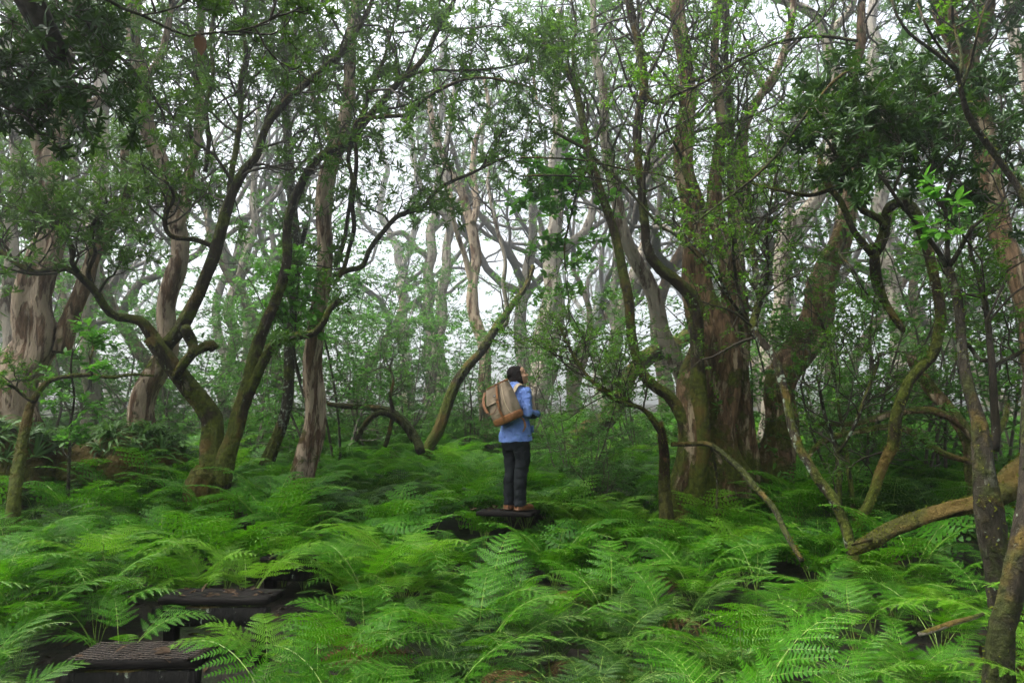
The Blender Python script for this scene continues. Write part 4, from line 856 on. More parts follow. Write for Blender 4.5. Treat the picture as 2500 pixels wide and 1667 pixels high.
build_tree('lichen_sapling', 'lichen spotted stem leaning left in front of the two brown trunks', 'tree', 'lichen', [
  T_([2085,1380,15, 2073,1335,14, 2062,1295,14, 2048,1255,14, 2025,1205,14, 1997,1164,14, 1975,1122,13, 1954,1088,13, 1935,1030,13, 1921,980,12, 1903,925,12, 1885,871,11, 1860,838,11, 1842,812,11, 1845,780,11, 1855,745,10, 1850,700,10, 1842,650,9, 1832,590,9, 1826,540,8, 1815,490,7, 1800,440,6, 1806,380,5], (6.0,7.4), k='trunk', root=1, moss=140, tw=26, tt=(.5,.95), lf='small', L=.8, dens=.8),
  T_([1846,800,7, 1815,770,6, 1785,735,5, 1760,690,5, 1730,640,4, 1695,600,4, 1665,560,4, 1640,530,3], (6.9,6.4), tw=8, tt=(.3,1), lf='small', L=.5, dens=.5),
  T_([1840,815,6, 1815,760,5, 1800,700,5, 1792,640,4, 1790,580,3], (7.0,6.6), bark='dark', tw=6, tt=(.3,1), lf='small', L=.5, dens=.5),
  T_([1855,745,6, 1870,690,6, 1875,630,5, 1870,570,5, 1880,500,4, 1895,430,4], (7.2,6.9), tw=14, tt=(.2,1), lf='small', L=.7, dens=.8),
], seed=33)
build_tree('fallen_branch', 'lichen and moss covered branch sagging from the foot of the giant trunk', 'branch', 'dark', [
  T_([1640,1084,7, 1680,1084,7, 1731,1086,8, 1770,1115,9, 1813,1155,10, 1840,1185,10, 1867,1213,9, 1895,1250,8, 1925,1310,8, 1960,1370,7], (7.2,5.6), k='trunk', moss=150, rough=.12),
  T_([1735,1086,4, 1745,1130,4, 1752,1180,3, 1750,1240,3], 7.0, moss=100)], seed=34)
build_tree('sapling', 'pale spindly sapling beside the lichen spotted stem, twin thin stems', 'tree', 'lichen', [
  T_([2052,1260,9, 2048,1200,8, 2045,1140,8, 2040,1100,7, 2030,1060,6, 2016,1020,5, 2008,980,5, 2000,930,4], 6.8, k='trunk', root=1, tw=8, tt=(.4,1), lf='small', L=.6, dens=.8),
  T_([2082,1230,7, 2076,1170,7, 2070,1120,6, 2062,1060,6, 2050,1010,5, 2042,960,5, 2032,900,5, 2026,850,4, 2010,800,4, 1995,760,3], 6.9, k='trunk', root=1, tw=18, tt=(.3,1), lf='small', L=.7, dens=.8),
  T_([2046,1105,5, 2075,1060,5, 2100,1000,5, 2120,945,4, 2140,900,4, 2150,860,3], (6.8,6.5), tw=14, tt=(.3,1), lf='small', L=.7, dens=.8)], seed=35)
build_tree('stump', 'mossy brown post-like dead stem left of the giant trunk', 'stump', 'log', [
  T_([1622,1265,19, 1620,1210,17, 1622,1150,15, 1624,1100,14, 1620,1060,12, 1612,1030,9], 7.3, k='trunk', root=1, moss=420),
  T_([1622,1070,8, 1600,1040,7, 1580,1010,7, 1560,995,6, 1530,985,5, 1500,960,4, 1460,950,4], (7.3,6.8), bark='mossy', moss=380, tw=14, tt=(.4,1), lf='small', L=.6, dens=.8)], seed=36)
build_tree('dead_tree', 'dead brown arching limbs over the bright ferns at right', 'tree', 'brown', [
  T_([2392,1180,26, 2386,1130,24, 2376,1080,22, 2355,1045,21, 2330,1020,20, 2302,990,18, 2273,962,18, 2252,930,17, 2236,900,15, 2225,860,12], (7.6,8.0), k='trunk', root=1, moss=30),
  T_([2370,1068,10, 2350,1040,10, 2317,1016,11, 2273,1003,10, 2220,1006,9, 2165,1014,9, 2120,1026,8, 2084,1032,7, 2040,1035,6, 1990,1036,4], (7.6,7.2), rough=.1),
  T_([2385,1130,9, 2350,1122,9, 2310,1108,10, 2270,1085,10, 2240,1062,9, 2200,1045,9, 2150,1042,9, 2110,1052,9, 2060,1062,9, 2020,1075,9, 1990,1095,8, 1975,1115,7], (7.4,7.8), rough=.1, moss=60),
  T_([2390,1150,12, 2410,1100,10, 2440,1060,9, 2455,1020,7, 2460,985,4], 7.3),
], seed=37)
build_tree('fallen_log', 'fallen mossy log with a splintered orange broken end at lower right', 'log', 'log', [
  T_([2075,1352,5, 2092,1342,13, 2112,1332,19, 2140,1318,21, 2180,1296,20, 2219,1276,22, 2270,1254,22, 2328,1236,23, 2398,1222,26, 2440,1195,36, 2490,1165,42, 2560,1130,48], (5.4,5.9), k='trunk', bark='log', moss=700, rough=.2, flute=.22, wob=.25), T_([2130,1316,6, 2105,1322,5, 2080,1330,3], (5.5,5.3), rough=.2)], seed=38)
build_tree('fallen_branch', 'small bleached broken branch lying among the ferns at lower right', 'branch', 'pale2', [
  T_([2245,1548,7, 2285,1535,8, 2325,1520,8, 2370,1508,7, 2400,1498,5], 3.6, k='trunk')], seed=39)

build_tree('root_tangle', 'dark tangle of dead roots and arching branches left of the slim trunk pair', 'roots', 'dark', [
  T_([800,985,6, 840,992,7, 887,996,8, 930,1000,9, 963,1007,10, 1000,1045,11, 1028,1105,13], (11.0,10.6), k='trunk', moss=90, rough=.12),
  T_([870,1075,7, 881,1050,8, 908,1018,8, 941,1010,8, 984,1034,9, 1010,1075,9], 10.6, moss=90, rough=.12),
  T_([940,1090,6, 946,1072,6, 957,1007,6, 952,969,5, 960,930,4, 950,890,3], (10.6,10.9), tw=6, tt=(.5,1), lf='small', L=.5, dens=.6)], seed=60)

# --- near branches entering from the frame edges
build_tree('overhanging_branch', 'bare dark branch hanging into the top right corner in front of the edge trunk', 'branch', 'dark', [
  T_([2560,600,12, 2520,530,11, 2490,470,11, 2452,412,10, 2420,365,10, 2396,330,9, 2372,290,9, 2358,255,8, 2345,200,7, 2338,172,7, 2300,140,6, 2260,110,5, 2219,80,5, 2190,40,4, 2176,0,4, 2165,-50,3], (4.2,4.0), k='trunk', moss=30),
  T_([2345,190,6, 2348,140,5, 2335,90,5, 2325,40,4, 2330,-20,4], 4.1, tw=3, tt=(.5,1), lf='small', L=.4, dens=.8),
  T_([2350,210,5, 2370,150,5, 2385,90,4, 2400,30,4, 2420,-20,4], 4.1, tw=3, tt=(.5,1), lf='small', L=.4, dens=.8),
  T_([2338,170,4, 2290,110,4, 2260,60,4, 2240,10,3], 4.0)], seed=40)
build_tree('overhanging_branch', 'thin dark branch along the top left edge, one dead brown leaf hanging from it', 'branch', 'dark', [
  T_([230,-40,6, 262,0,6, 300,22,5, 347,38,5, 380,55,4, 420,75,4, 460,88,4, 500,82,4, 540,78,3, 580,76,3, 620,65,3, 660,48,3, 700,20,2], (2.7,2.9), k='trunk', tw=7, tt=(.6,1), lf='whorl', L=.25, sz=.5),
  T_([345,37,3, 390,30,3, 430,18,3, 470,-5,2, 500,-30,2], 2.75, tw=4, tt=(.3,1), lf='whorl', L=.25, sz=.5)], seed=41)
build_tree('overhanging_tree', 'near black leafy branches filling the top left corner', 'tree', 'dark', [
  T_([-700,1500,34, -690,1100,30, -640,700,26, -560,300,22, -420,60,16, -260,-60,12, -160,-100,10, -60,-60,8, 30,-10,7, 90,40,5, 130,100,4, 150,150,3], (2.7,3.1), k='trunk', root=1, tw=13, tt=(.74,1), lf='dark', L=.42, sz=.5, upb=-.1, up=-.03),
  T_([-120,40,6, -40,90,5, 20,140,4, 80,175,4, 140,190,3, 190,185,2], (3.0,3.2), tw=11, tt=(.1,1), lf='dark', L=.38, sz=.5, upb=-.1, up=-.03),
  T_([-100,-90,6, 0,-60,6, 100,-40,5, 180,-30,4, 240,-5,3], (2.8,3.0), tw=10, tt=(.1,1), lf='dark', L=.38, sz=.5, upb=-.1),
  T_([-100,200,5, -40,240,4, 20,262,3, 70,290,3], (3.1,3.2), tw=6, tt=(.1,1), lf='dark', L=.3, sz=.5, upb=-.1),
], seed=42, shade_canopy=[(-4.8, 1.8, 7.2, 2.8), (-3.0, -1.2, 7.4, 2.8)])
build_tree('overhanging_branch', 'leaf tufted mossy branch crossing the top left from the corner to the pale trunk', 'branch', 'dark', [
  T_([130,-20,6, 150,20,6, 180,45,6, 210,62,6, 240,90,6, 265,122,6, 300,148,7, 318,165,7, 335,190,6, 360,215,6, 378,240,5, 395,270,4, 405,310,3], (6.3,6.8), k='trunk', moss=100, tw=10, tt=(.3,1), lf='whorl', L=.6)], seed=43)
build_tree('overhanging_branch', 'lowest bare twiggy branch slanting across the giant trunk from upper right', 'branch', 'dark', [
  T_([2095,160,5, 2040,195,5, 1990,255,5, 1940,320,4, 1900,375,4, 1850,425,4, 1800,465,3, 1740,510,3, 1690,550,3], (5.4,5.8), k='trunk', tw=8, tt=(.2,1), lf='small', L=.5, dens=.4),
  T_([2095,100,5, 2000,90,5, 1900,105,4, 1800,150,4, 1720,200,4, 1650,230,3], (5.2,5.6), tw=10, tt=(.2,1), lf='small', L=.6, dens=.6)], seed=44)
build_tree('overhanging_branch', 'fine dark branch drooping from the diagonal mossy stem towards the right trunks', 'branch', 'dark', [
  T_([1350,320,5, 1385,340,5, 1430,365,5, 1465,400,5, 1520,450,5, 1570,505,4, 1610,550,4, 1650,575,4, 1700,620,4, 1740,670,3, 1770,720,3], (6.8,7.2), k='trunk', tw=8, tt=(.2,1), lf='small', L=.5, dens=.5),
  T_([1270,385,3, 1330,385,3, 1400,388,3, 1470,400,3, 1540,418,3, 1600,425,3, 1660,440,2], (6.8,7.2), tw=8, tt=(.2,1), lf='small', L=.5, dens=.5),
  T_([1280,430,3, 1340,428,3, 1400,430,3, 1460,435,3, 1510,450,3], (6.8,7.0), tw=6, tt=(.2,1), lf='small', L=.4, dens=.5)], seed=45)

# --- leafy saplings with their own look
build_tree('leafy_branch', 'bright broad leaved sprig hanging left from the diagonal mossy stem', 'branch', 'dark', [
  T_([1448,392,5, 1425,430,4, 1405,480,4, 1390,540,3, 1378,600,3, 1380,660,2], (8.15,8.4), k='trunk', tw=16, tt=(.1,1), lf='broad', L=.5, sz=.85),
  T_([1425,430,3, 1395,445,3, 1360,470,3, 1330,480,2], (8.2,8.4), tw=10, tt=(.2,1), lf='broad', L=.42, sz=.85)], seed=50)
build_tree('leafy_sapling', 'bright glossy leaves of a climbing shrub against the straight peeling trunk', 'shrub', 'dark', [
  T_([735,930,3, 722,880,3, 718,830,3, 724,780,3, 722,730,3, 730,670,2], 8.55, k='trunk', tw=20, tt=(.2,1), lf='broad', L=.42, sz=.8)], seed=51)
build_tree('leafy_sapling', 'large bright green leaves on a thin branch in front of the contorted mossy tree', 'shrub', 'dark', [
  T_([2400,640,3, 2370,600,3, 2340,560,3, 2310,530,2, 2280,508,2], (4.6,4.4), k='trunk', tw=4, tt=(.5,1), lf='broad', L=.22, sz=.72, m1=3, m2=2)], seed=52)
build_tree('leafy_sapling', 'small leaved mossy branch reaching left past the stump', 'shrub', 'lichen', [
  T_([1610,1040,6, 1575,1000,6, 1530,985,6, 1495,970,5, 1460,945,5, 1430,915,5, 1400,870,4, 1380,830,4, 1365,795,4], (7.2,7.0), k='trunk', moss=300, tw=26, tt=(.25,1), lf='small', L=.75, dens=.8, flat=.5)], seed=53)
build_tree('leafy_sapling', 'bare stemmed sapling with pale leaves near the level branch at far left', 'shrub', 'dark', [
  T_([170,1110,4, 172,1040,4, 178,1000,3, 180,960,3, 172,900,3, 178,850,2], 8.0, k='trunk', root=1, tw=9, tt=(.4,1), lf='broad', L=.35, sz=.7)], seed=54)
dl = Geo(); c = at(487, 88, 2.78)
leaves_geo(dl, np.array([c + [0, 0, .012]]), np.array([[.1, .05, -1.0]]), np.array([[.3, -1.0, .1]]), np.array([.095]), np.array([.062]), .2)
o = dl.obj('dead_leaf', M['deadleaf'], None, c); o.location = c.tolist(); tag(o, 'dead brown leaf dangling from the thin dark branch at the top left', 'leaf')
# ------------------------------------------------------------------ background forest: a few kinds of gnarled tree, copied as individuals
def gnarled_meshes(seed, h=10.5, leafkind='far'):
    rg = np.random.default_rng(seed); gk = Geo(); gt = Geo(); gl = Geo()
    nst = rg.integers(1, 3)
    starts = []
    for s in range(nst):
        K = 9; lean = rg.normal(0, .22, 2); hh = h * rg.uniform(.28, .42)
        z = np.linspace(-.25, hh, K); t = z / hh
        P = np.stack([lean[0] * z + .55 * np.sin(t * 4.5 + rg.uniform(0, 6)) * t + s * .25, lean[1] * z + .55 * np.sin(t * 4.5 + rg.uniform(0, 6)) * t, z], 1)
        r = (.17 if s == 0 else .13) * (1.25 - .75 * np.clip(t, 0, 1)); r[0] *= 1.3
        Q = spline(np.hstack([P, r[:, None]]), .16)
        V, F = thick_stem(Q[:, :3], Q[:, 3], 12, .16, .05, seed + s); gk.add(V, F); starts.append(Q)
    # three orders of crooked limbs
    S = []; D = []; RR = []
    for Q in starts:
        for j in range(6):
            i = len(Q) - 1 if j < 2 else int(len(Q) * rg.uniform(.55, .98)); az = rg.uniform(0, 6.28); el = rg.uniform(.5, 1.2)
            S.append(Q[min(i, len(Q) - 1), :3]); D.append([math.cos(az) * math.cos(el), math.sin(az) * math.cos(el), math.sin(el)]); RR.append(Q[min(i, len(Q) - 1), 3] * .75)
    S, D, RR = np.array(S), np.array(D), np.array(RR)
    P, q = grow(S, D, h * rg.uniform(.32, .50, len(S)), RR, RR * .40, 12, .24, .11, rg); V, F = tubes(P, q, 7); gt.add(V, F)
    s2, d2, q2 = spawn(P, q, 3, .35, 1, .75, .3, rg)
    P2, q2r = grow(s2, d2, h * .20 * rg.uniform(.6, 1.3, len(s2)), q2 * .65, q2 * .3, 7, .28, .10, rg); V, F = tubes(P2, q2r, 5); gt.add(V, F)
    s3, d3, q3 = spawn(P2, q2r, 3, .3, 1, .8, .3, rg)
    crown(gt, gl, s3, d3, q3, leafkind, 1.2, .75, .08, 0, 1.2, rg, 4, 2)
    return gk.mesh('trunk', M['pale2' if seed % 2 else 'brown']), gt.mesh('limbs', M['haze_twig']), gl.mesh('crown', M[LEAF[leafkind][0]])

NEARBY = [(30, 'the massive left trunk'), (135, 'the twin left trunks'), (235, 'the upright pale trunk at left'), (340, 'the trunk leaning from the strap leaf mound'), (450, 'the left limb of the forked tree'),
  (555, 'the fork of the mossy tree'), (640, 'the right stem of the forked tree'), (705, 'the lichen spotted leaning trunk'), (785, 'the straight peeling trunk'), (900, 'the root tangle'), (985, 'the faint hooked trunk'), (1050, 'the slim trunk pair'),
  (1165, 'the brown trunk near the person'), (1230, 'the head of the person'), (1330, 'the broad misty trunk'), (1425, 'the bright broad leaved sapling'), (1500, 'the diagonal mossy stem'), (1600, 'the silver grey twisted trunk'), (1720, 'the giant fluted trunk'),
  (1800, 'the side stem of the giant trunk'), (1890, 'the lichen spotted stem'), (1990, 'the brown trunk bending right'), (2070, 'the contorted mossy limbs'), (2160, 'the straight faint trunk'), (2270, 'the arch of the contorted tree'), (2370, 'the dark forked sapling'), (2470, 'the trunk at the right edge')]
def near_name(sx): return min(NEARBY, key=lambda k: abs(k[0] - sx))[1]
PROTO = [gnarled_meshes(100 + k, 10.5 + k * .5) for k in range(5)]
def place_tree(i, x, y, rz, sc, label, group):
    tr, li, cr = PROTO[i % len(PROTO)]
    e = thing('misty_tree', (x, y, float(ground_z(x, y))), label, 'tree', group, rz); e.scale = (sc, sc, sc * 1.05)
    for nm, me in (('trunk', tr), ('limbs', li), ('crown', cr)): link(bpy.data.objects.new(nm, me), e)
    return e
BG = [(60, 17, 1.0), (300, 18, 1), (470, 21, 1.0), (1470, 26, 1.1), (1720, 25, 1.1), (1830, 20, 1.0), (2050, 21, 1), (2240, 24, 1.0), (2400, 23, 1.1), (2580, 21, 1.05), (-80, 22, 1.05)]
for i, (sx, d, sc) in enumerate(BG):
    d *= 2.5; sc *= 2.0
    x = (sx - 1250) / FS * d / CP
    if sx < -70 or sx > 2560: pre = 'pale gnarled tree cropped by the picture edge beyond '
    else: pre = 'pale gnarled tree dissolving in far mist beyond ' if d > 48 else 'grey gnarled tree half lost in mist beyond '
    lab = pre + near_name(sx); _ = 'grey gnarled tree with a twisted crown in mist behind the nearer trunks' if d < 48 else 'pale silhouette of a gnarled tree fading into white mist far behind'
    place_tree(i, x, d, rng.uniform(0, 6.28), sc, lab, 'gnarled trees in the middle mist' if d < 48 else 'gnarled trees fading in the far mist')

for i, (x, y, sc) in enumerate([(-10, -4, 1), (-5, -8.5, 1), (4, -8.5, 1.05), (10, -4, 1), (-12.5, 4, 1), (-13, 9, 1.05), (12, 5, .95), (-15, 13, 1.1), (15, 11, 1.1), (16, 16, 1.1), (-18, 18, 1.1)]):  # trees outside the view, added to darken the foreground
    place_tree(i, x, y, i * 1.3, sc, 'unseen gnarled tree added for shade just outside the picture', 'unseen shade trees around the clearing')

BG2 = [(860, 29, 1.6), (1310, 29, 1.7), (-60, 20, 1.3), (90, 26, 1.5), (270, 24, 1.4), (430, 22, 1.35), (600, 27, 1.6), (720, 26, 1.5), (1400, 30, 1.6), (1480, 24, 1.45), (1620, 27, 1.6), (1860, 24, 1.45), (2010, 27, 1.6), (2210, 23, 1.45), (2460, 23, 1.4)]
for i, (sx, d, sc) in enumerate(BG2):
    place_tree(i + 2, (sx - 1250) / FS * d / CP, d, rng.uniform(0, 6.28), sc, 'tall misty tree with high green crown behind ' + near_name(sx), 'tall trees close behind the clearing')

# ------------------------------------------------------------------ understory shrubs with fine leaves in loose layers
def shrub_meshes(seed, h=2.8, spread=1.0, kind='shrub'):
    rg = np.random.default_rng(seed); gt = Geo(); gl = Geo(); n = 5
    a = rg.uniform(0, 6.28, n); B = np.stack([np.cos(a) * .12, np.sin(a) * .12, np.full(n, -.1)], 1)
    D = np.stack([np.cos(a) * .35, np.sin(a) * .35, np.ones(n)], 1)
    P, q = grow(B, D, h * rg.uniform(.75, 1.1, n), np.full(n, .022), np.full(n, .006), 9, .16, .1, rg); V, F = tubes(P, q, 5); gt.add(V, F)
    s, d, r = spawn(P, q, 8, .18, 1, 1.15, .25, rg, .55)
    crown(gt, gl, s, d, r, kind, spread, 1.0, .01, .6, 1.6, rg, 5, 2)
    return gt.mesh('stems', M['haze_twig']), gl.mesh('foliage', M[LEAF[kind][0]])
SHP = [shrub_meshes(200 + k, 2.6 + .4 * k) for k in range(4)]
SHR = [
  (1150, 13.4, 1.0, 'low misty bush behind the brown knotty trunk left of the person'), (1290, 13.0, .95, 'low pale bush just behind the person'), (1000, 14.6, 1.2, 'pale bush between the faint hooked trunk and the slim pair'),
  (820, 11.6, 1.2, 'fine leaved green bush filling the gap right of the straight peeling trunk'),
  (905, 12.6, 1.25, 'layered green bush above the dark root tangle left of the slim trunk pair'),
  (985, 14.0, 1.0, 'pale green bush in front of the slim trunk pair'),
  (150, 12.6, 1.35, 'dark green bush behind the thin mossy sapling at far left'),
  (265, 13.5, 1.3, 'dense green bush left of the leaning pale trunk'),
  (470, 13.0, 1.2, 'green bush seen through the fork of the low mossy tree'),
  (620, 12.4, 1.1, 'green bush between the mossy fork and the lichen spotted leaning trunk'),
  (740, 13.4, 1.2, 'tall hazy bush behind the straight peeling trunk'),
  (1405, 10.2, .75, 'leafy bush above the thick leaning mossy log'),
  (1465, 9.0, .62, 'small leaved bush left of the diagonal mossy stem'),
  (1545, 12.0, .9, 'misty bush behind the diagonal mossy stem'),
  (1835, 9.8, 1.15, 'small leaved bush in the gap between the two brown trunks'),
  (2060, 9.2, 1.05, 'small leaved bush under the contorted mossy tree'),
  (2150, 10.5, 1.2, 'wispy bush in the mist behind the arching dead limbs'),
  (2270, 9.0, 1.1, 'fine leaved bush right of the contorted tree trunk'),
  (2400, 9.6, 1.2, 'misty green bush near the right edge'),
  (1105, 16.5, 1.0, 'faint bush at the foot of the brown knotty trunk'),
  (370, 14.5, 1.3, 'shaded bush behind the leaning pale trunk'), (60, 14.5, 1.3, 'shaded bush behind the massive left trunk'), (690, 15.5, 1.2, 'faint bush far behind the lichen spotted trunk'), (850, 16.5, 1.3, 'faint grey green bush behind the layered bush'), (1960, 12.5, 1.2, 'misty bush behind the right brown trunk'), (2480, 11.5, 1.2, 'pale bush cropped by the right edge')]
for i, (sx, d, sc, lab) in enumerate(SHR):
    if d > 11: d, sc = 11 + (d - 11) * 2.2, sc * (11 + (d - 11) * 2.2) / d
    x = (sx - 1250) / FS * d / CP; st, fo = SHP[i % 4]
    e = thing('shrub', (x, d, float(ground_z(x, d))), lab, 'shrub', 'fine leaved understory bushes', rng.uniform(0, 6.28)); e.scale = (sc, sc, sc)
    link(bpy.data.objects.new('stems', st), e); link(bpy.data.objects.new('foliage', fo), e)
TREES += [((1405 - 1250) / FS * 11.2, 11.2, .3)]

# ------------------------------------------------------------------ wooden steps
M['wood'] = plain_mat('wet_black_timber', (.0025, .002, .0018), (.011, .009, .0075), 14, .85, .6, (1, 8, 8), .15)
M['wood_lichen'] = bark_mat('lichened_timber', (.003, .003, .0025), (.010, .009, .0075), (.02, .018, .015), .02, -.3, .30)
M['wire'] = plain_mat('rusty_wire', (.03, .022, .016), (.07, .05, .035), 60, .55, .2)
def timber(g, c, size, seed=0, rot=0.0, tilt=0.0):
    """one weathered beam with rounded, slightly uneven edges"""
    r = np.random.default_rng(seed); L, Wd, H = size; K = 15
    b = min(Wd, H) * .16
    prof = np.array([(-Wd/2+b, -H/2), (Wd/2-b, -H/2), (Wd/2, -H/2+b), (Wd/2, H/2-b), (Wd/2-b, H/2), (-Wd/2+b, H/2), (-Wd/2, H/2-b), (-Wd/2, -H/2+b)])
    xs = np.linspace(-L/2, L/2, K); n = len(prof)
    V = np.zeros((K, n, 3)); V[..., 0] = xs[:, None]; V[..., 1:] = prof[None]; V += r.normal(0, min(Wd, H) * .018, V.shape)
    V[[0, -1], :, 1:] *= .97
    ca, sa = math.cos(rot), math.sin(rot); ct, st_ = math.cos(tilt), math.sin(tilt)
    X = V[..., 0] * ct - V[..., 2] * st_; Z = V[..., 0] * st_ + V[..., 2] * ct; Y = V[..., 1]
    W = np.stack([X * ca - Y * sa + c[0], X * sa + Y * ca + c[1], Z + c[2]], -1)
    idx = np.arange(K * n).reshape(K, n)
    F = np.stack([idx[:-1], np.roll(idx[:-1], -1, 1), np.roll(idx[1:], -1, 1), idx[1:]], -1).reshape(-1, 4)
    g.add(W.reshape(-1, 3), [F, idx[-1:].copy(), idx[:1, ::-1].copy()])
def step_thing(p, width, depth, rot, label, seed, wire=False, boards=3, riser=True, tilt=0.0):
    root = thing('wooden_step', p, label, 'step', 'timber steps of the forest path', rot)
    bw = depth / boards
    for k in range(boards):
        g = Geo(); timber(g, (0, bw * (k + .5), -.024), (width + random.uniform(-.02, .02), bw - .012, .045), seed + k, random.uniform(-.01, .01), tilt); g.obj('tread_board', M['wood'], root)
    if riser:
        g = Geo(); timber(g, (-.015, .035, -.125), (width * 1.05, .05, .13), seed + 7); g.obj('riser_board', M['wood_lichen'], root)
        for s in (-1, 1):
            g = Geo(); timber(g, (s * width * .42, .12, -.34), (.08, .08, .32), seed + 9 + s); g.obj('post', M['wood'], root)
    if wire:
        n = 26; m = 9; g = Geo()
        P = np.array([[[-width/2 + width * i / n, depth * .02, .004], [-width/2 + width * (i + .5) / n, depth * .5, .006], [-width/2 + width * i / n, depth * .98, .004]] for i in range(n + 1)])
        P[..., :] += np.random.default_rng(seed).normal(0, .003, P.shape)
        V, F = tubes(P, np.full(P.shape[:2], .0022), 4); g.add(V, F)
        P = np.array([[[-width/2 + width * k / 12, depth * (.04 + .92 * j / m) + .01 * (-1) ** k, .008] for k in range(13)] for j in range(m + 1)])
        V, F = tubes(P, np.full(P.shape[:2], .0022), 4); g.add(V, F); g.obj('wire_mesh', M['wire'], root)
    return root
STEPS = []
p = at(322, 1612, 4.05); step_thing(p, .73, .34, R(2), 'nearest black timber step, topped with rusty wire mesh', 1, True); STEPS.append((p, .45))
p = at(517, 1461, 4.95); step_thing(p, .78, .34, R(-1), 'middle black timber step with lichen spots on its front board', 2); STEPS.append((p, .45))
p = at(735, 1362, 5.95); step_thing(p, .72, .34, R(-4), 'small far timber step half hidden by ferns left of the path', 3); STEPS.append((p, .4))
PP = at(1252, 1246, 7.62)
p = PP + [-.10, -.17, 0]; p[2] += .0; step_thing(p, .62, .40, R(-14), 'dark timber step under the boots of the person', 4, tilt=0, riser=False); STEPS.append((p + [0, .12, 0], .28))

# ------------------------------------------------------------------ ferns
def frond(L, Wd, stipe, a0, a1, npin=15, npl=12, seed=0, droop=.25, lobe=1.0):
    """arching twice-divided frond growing from the origin towards +x; returns Geo blade, Geo stalks"""
    rg = np.random.default_rng(seed); gb = Geo(); gs = Geo()
    tot = stipe + L; n = 40; s = np.linspace(0, tot, n); u = s / tot
    e = a0 + (a1 - a0) * u ** 1.5
    dx = np.cos(e) * tot / (n - 1); dz = np.sin(e) * tot / (n - 1)
    X = np.concatenate([[0], np.cumsum(dx[:-1])]); Z = np.concatenate([[0], np.cumsum(dz[:-1])])
    Y = rg.normal(0, .03) * u ** 2 * tot + .015 * np.sin(u * 5 + rg.uniform(0, 6))
    C = np.stack([X, Y, Z], 1)
    rr = np.interp(u, [0, .5, 1], [.0042, .0030, .0008]); V, F = tubes(C[None, ::2], rr[None, ::2], 4); gs.add(V, F)
    tp = (np.arange(npin) + .3) / npin; tp = tp ** .92
    sp = stipe + L * tp * .985
    def P_at(sv): return np.stack([np.interp(sv, s, C[:, k]) for k in range(3)], -1)
    B0 = P_at(sp); T0 = norm(P_at(sp + .01) - P_at(sp - .01))
    shape = np.minimum(1, (1 - tp) ** .75 * 1.06) * np.interp(tp, [0, .12, .3], [.82, 1, 1])
    for side in (-1, 1):
        Lp = Wd * shape * rg.uniform(.9, 1.08, npin); lean = np.interp(tp, [0, 1], [.28, .95])
        lat = np.stack([np.zeros(npin), np.full(npin, side), np.zeros(npin)], 1)
        D = norm(lat + T0 * lean[:, None] + rg.normal(0, .07, (npin, 3)))
        m = npl; w = np.linspace(0, 1, m + 1)
        curve = B0[:, None] + D[:, None] * (Lp[:, None] * w)[..., None]
        fwd = T0[:, None] * (Lp[:, None] * .16 * w ** 2)[..., None]
        dr = np.zeros_like(curve); dr[..., 2] = -(Lp[:, None] * (droop * w ** 1.8 - .10 * w))
        curve = curve + fwd + dr
        V, F = tubes(curve[:, ::3] if m % 3 == 0 else curve, np.repeat((np.interp(w[::3] if m % 3 == 0 else w, [0, 1], [.0013, .0005]))[None], npin, 0), 3); gs.add(V, F)
        A = curve[:, :-1]; Bn = curve[:, 1:]; Tm = norm(Bn - A); mid = (A + Bn) / 2
        Nn = norm(np.cross(Tm, T0[:, None] * side)); 
        seg = np.linalg.norm(Bn - A, axis=-1)
        wl = (w[:-1] + w[1:]) / 2
        pl = lobe * (Wd * .175) * (shape[:, None] ** .55) * (1 - wl[None] ** 1.6 * .86)
        for sd in (-1, 1):
            E = norm(np.cross(Nn, Tm)) * sd; E = norm(E + Tm * .42 + rg.normal(0, .06, E.shape))
            hw = seg * .36
            ll = (pl * rg.uniform(.85, 1.1, pl.shape))[..., None]
            b1 = mid - Tm * hw[..., None]; b2 = mid + Tm * hw[..., None]
            nz = Nn * (ll * rg.normal(-.10, .10, pl.shape)[..., None])
            mdp = mid + E * ll * .60 + nz * .4; tip = mid + E * ll + Tm * (hw * .3)[..., None] + nz
            m1 = mdp - Tm * (hw * .80)[..., None]; m2 = mdp + Tm * (hw * .72)[..., None]
            V = np.stack([b1, b2, m2, tip, m1], 2).reshape(-1, 5, 3); k = len(V)
            i = np.arange(k)[:, None] * 5
            gb.add(V.reshape(-1, 3), [i + np.array([[0, 1, 2, 4]]), i + np.array([[4, 2, 3]])])
    return gb, gs

def frond_lo(L, Wd, stipe, a0, a1, seed=0):
    gb, gs = frond(L, Wd, stipe, a0, a1, 11, 6, seed, .25, 1.25); return gb, gs

def frond_mesh(kind, lo=False, **k):
    gb, gs = (frond_lo if lo else frond)(**k)
    g = Geo(); V1 = np.concatenate(gb.V); g.add(V1, [np.concatenate(v) for v in gb.F.values()]); nb = sum(len(np.concatenate(v)) for v in gb.F.values())
    g.add(np.concatenate(gs.V), [np.concatenate(v) for v in gs.F.values()])
    # material index: blade faces 0, stalk faces 1 (order follows the face dictionary)
    V = np.concatenate(g.V); Fs = []; mi = []
    n1 = len(V1)
    for kk, lst in g.F.items():
        f = np.concatenate(lst); Fs.append(f); mi.append((f[:, 0] >= n1).astype(np.int32))
    return np_mesh('frond', V, Fs, [M[kind], M['rachis']], False, np.concatenate(mi)), V, Fs, np.concatenate(mi)

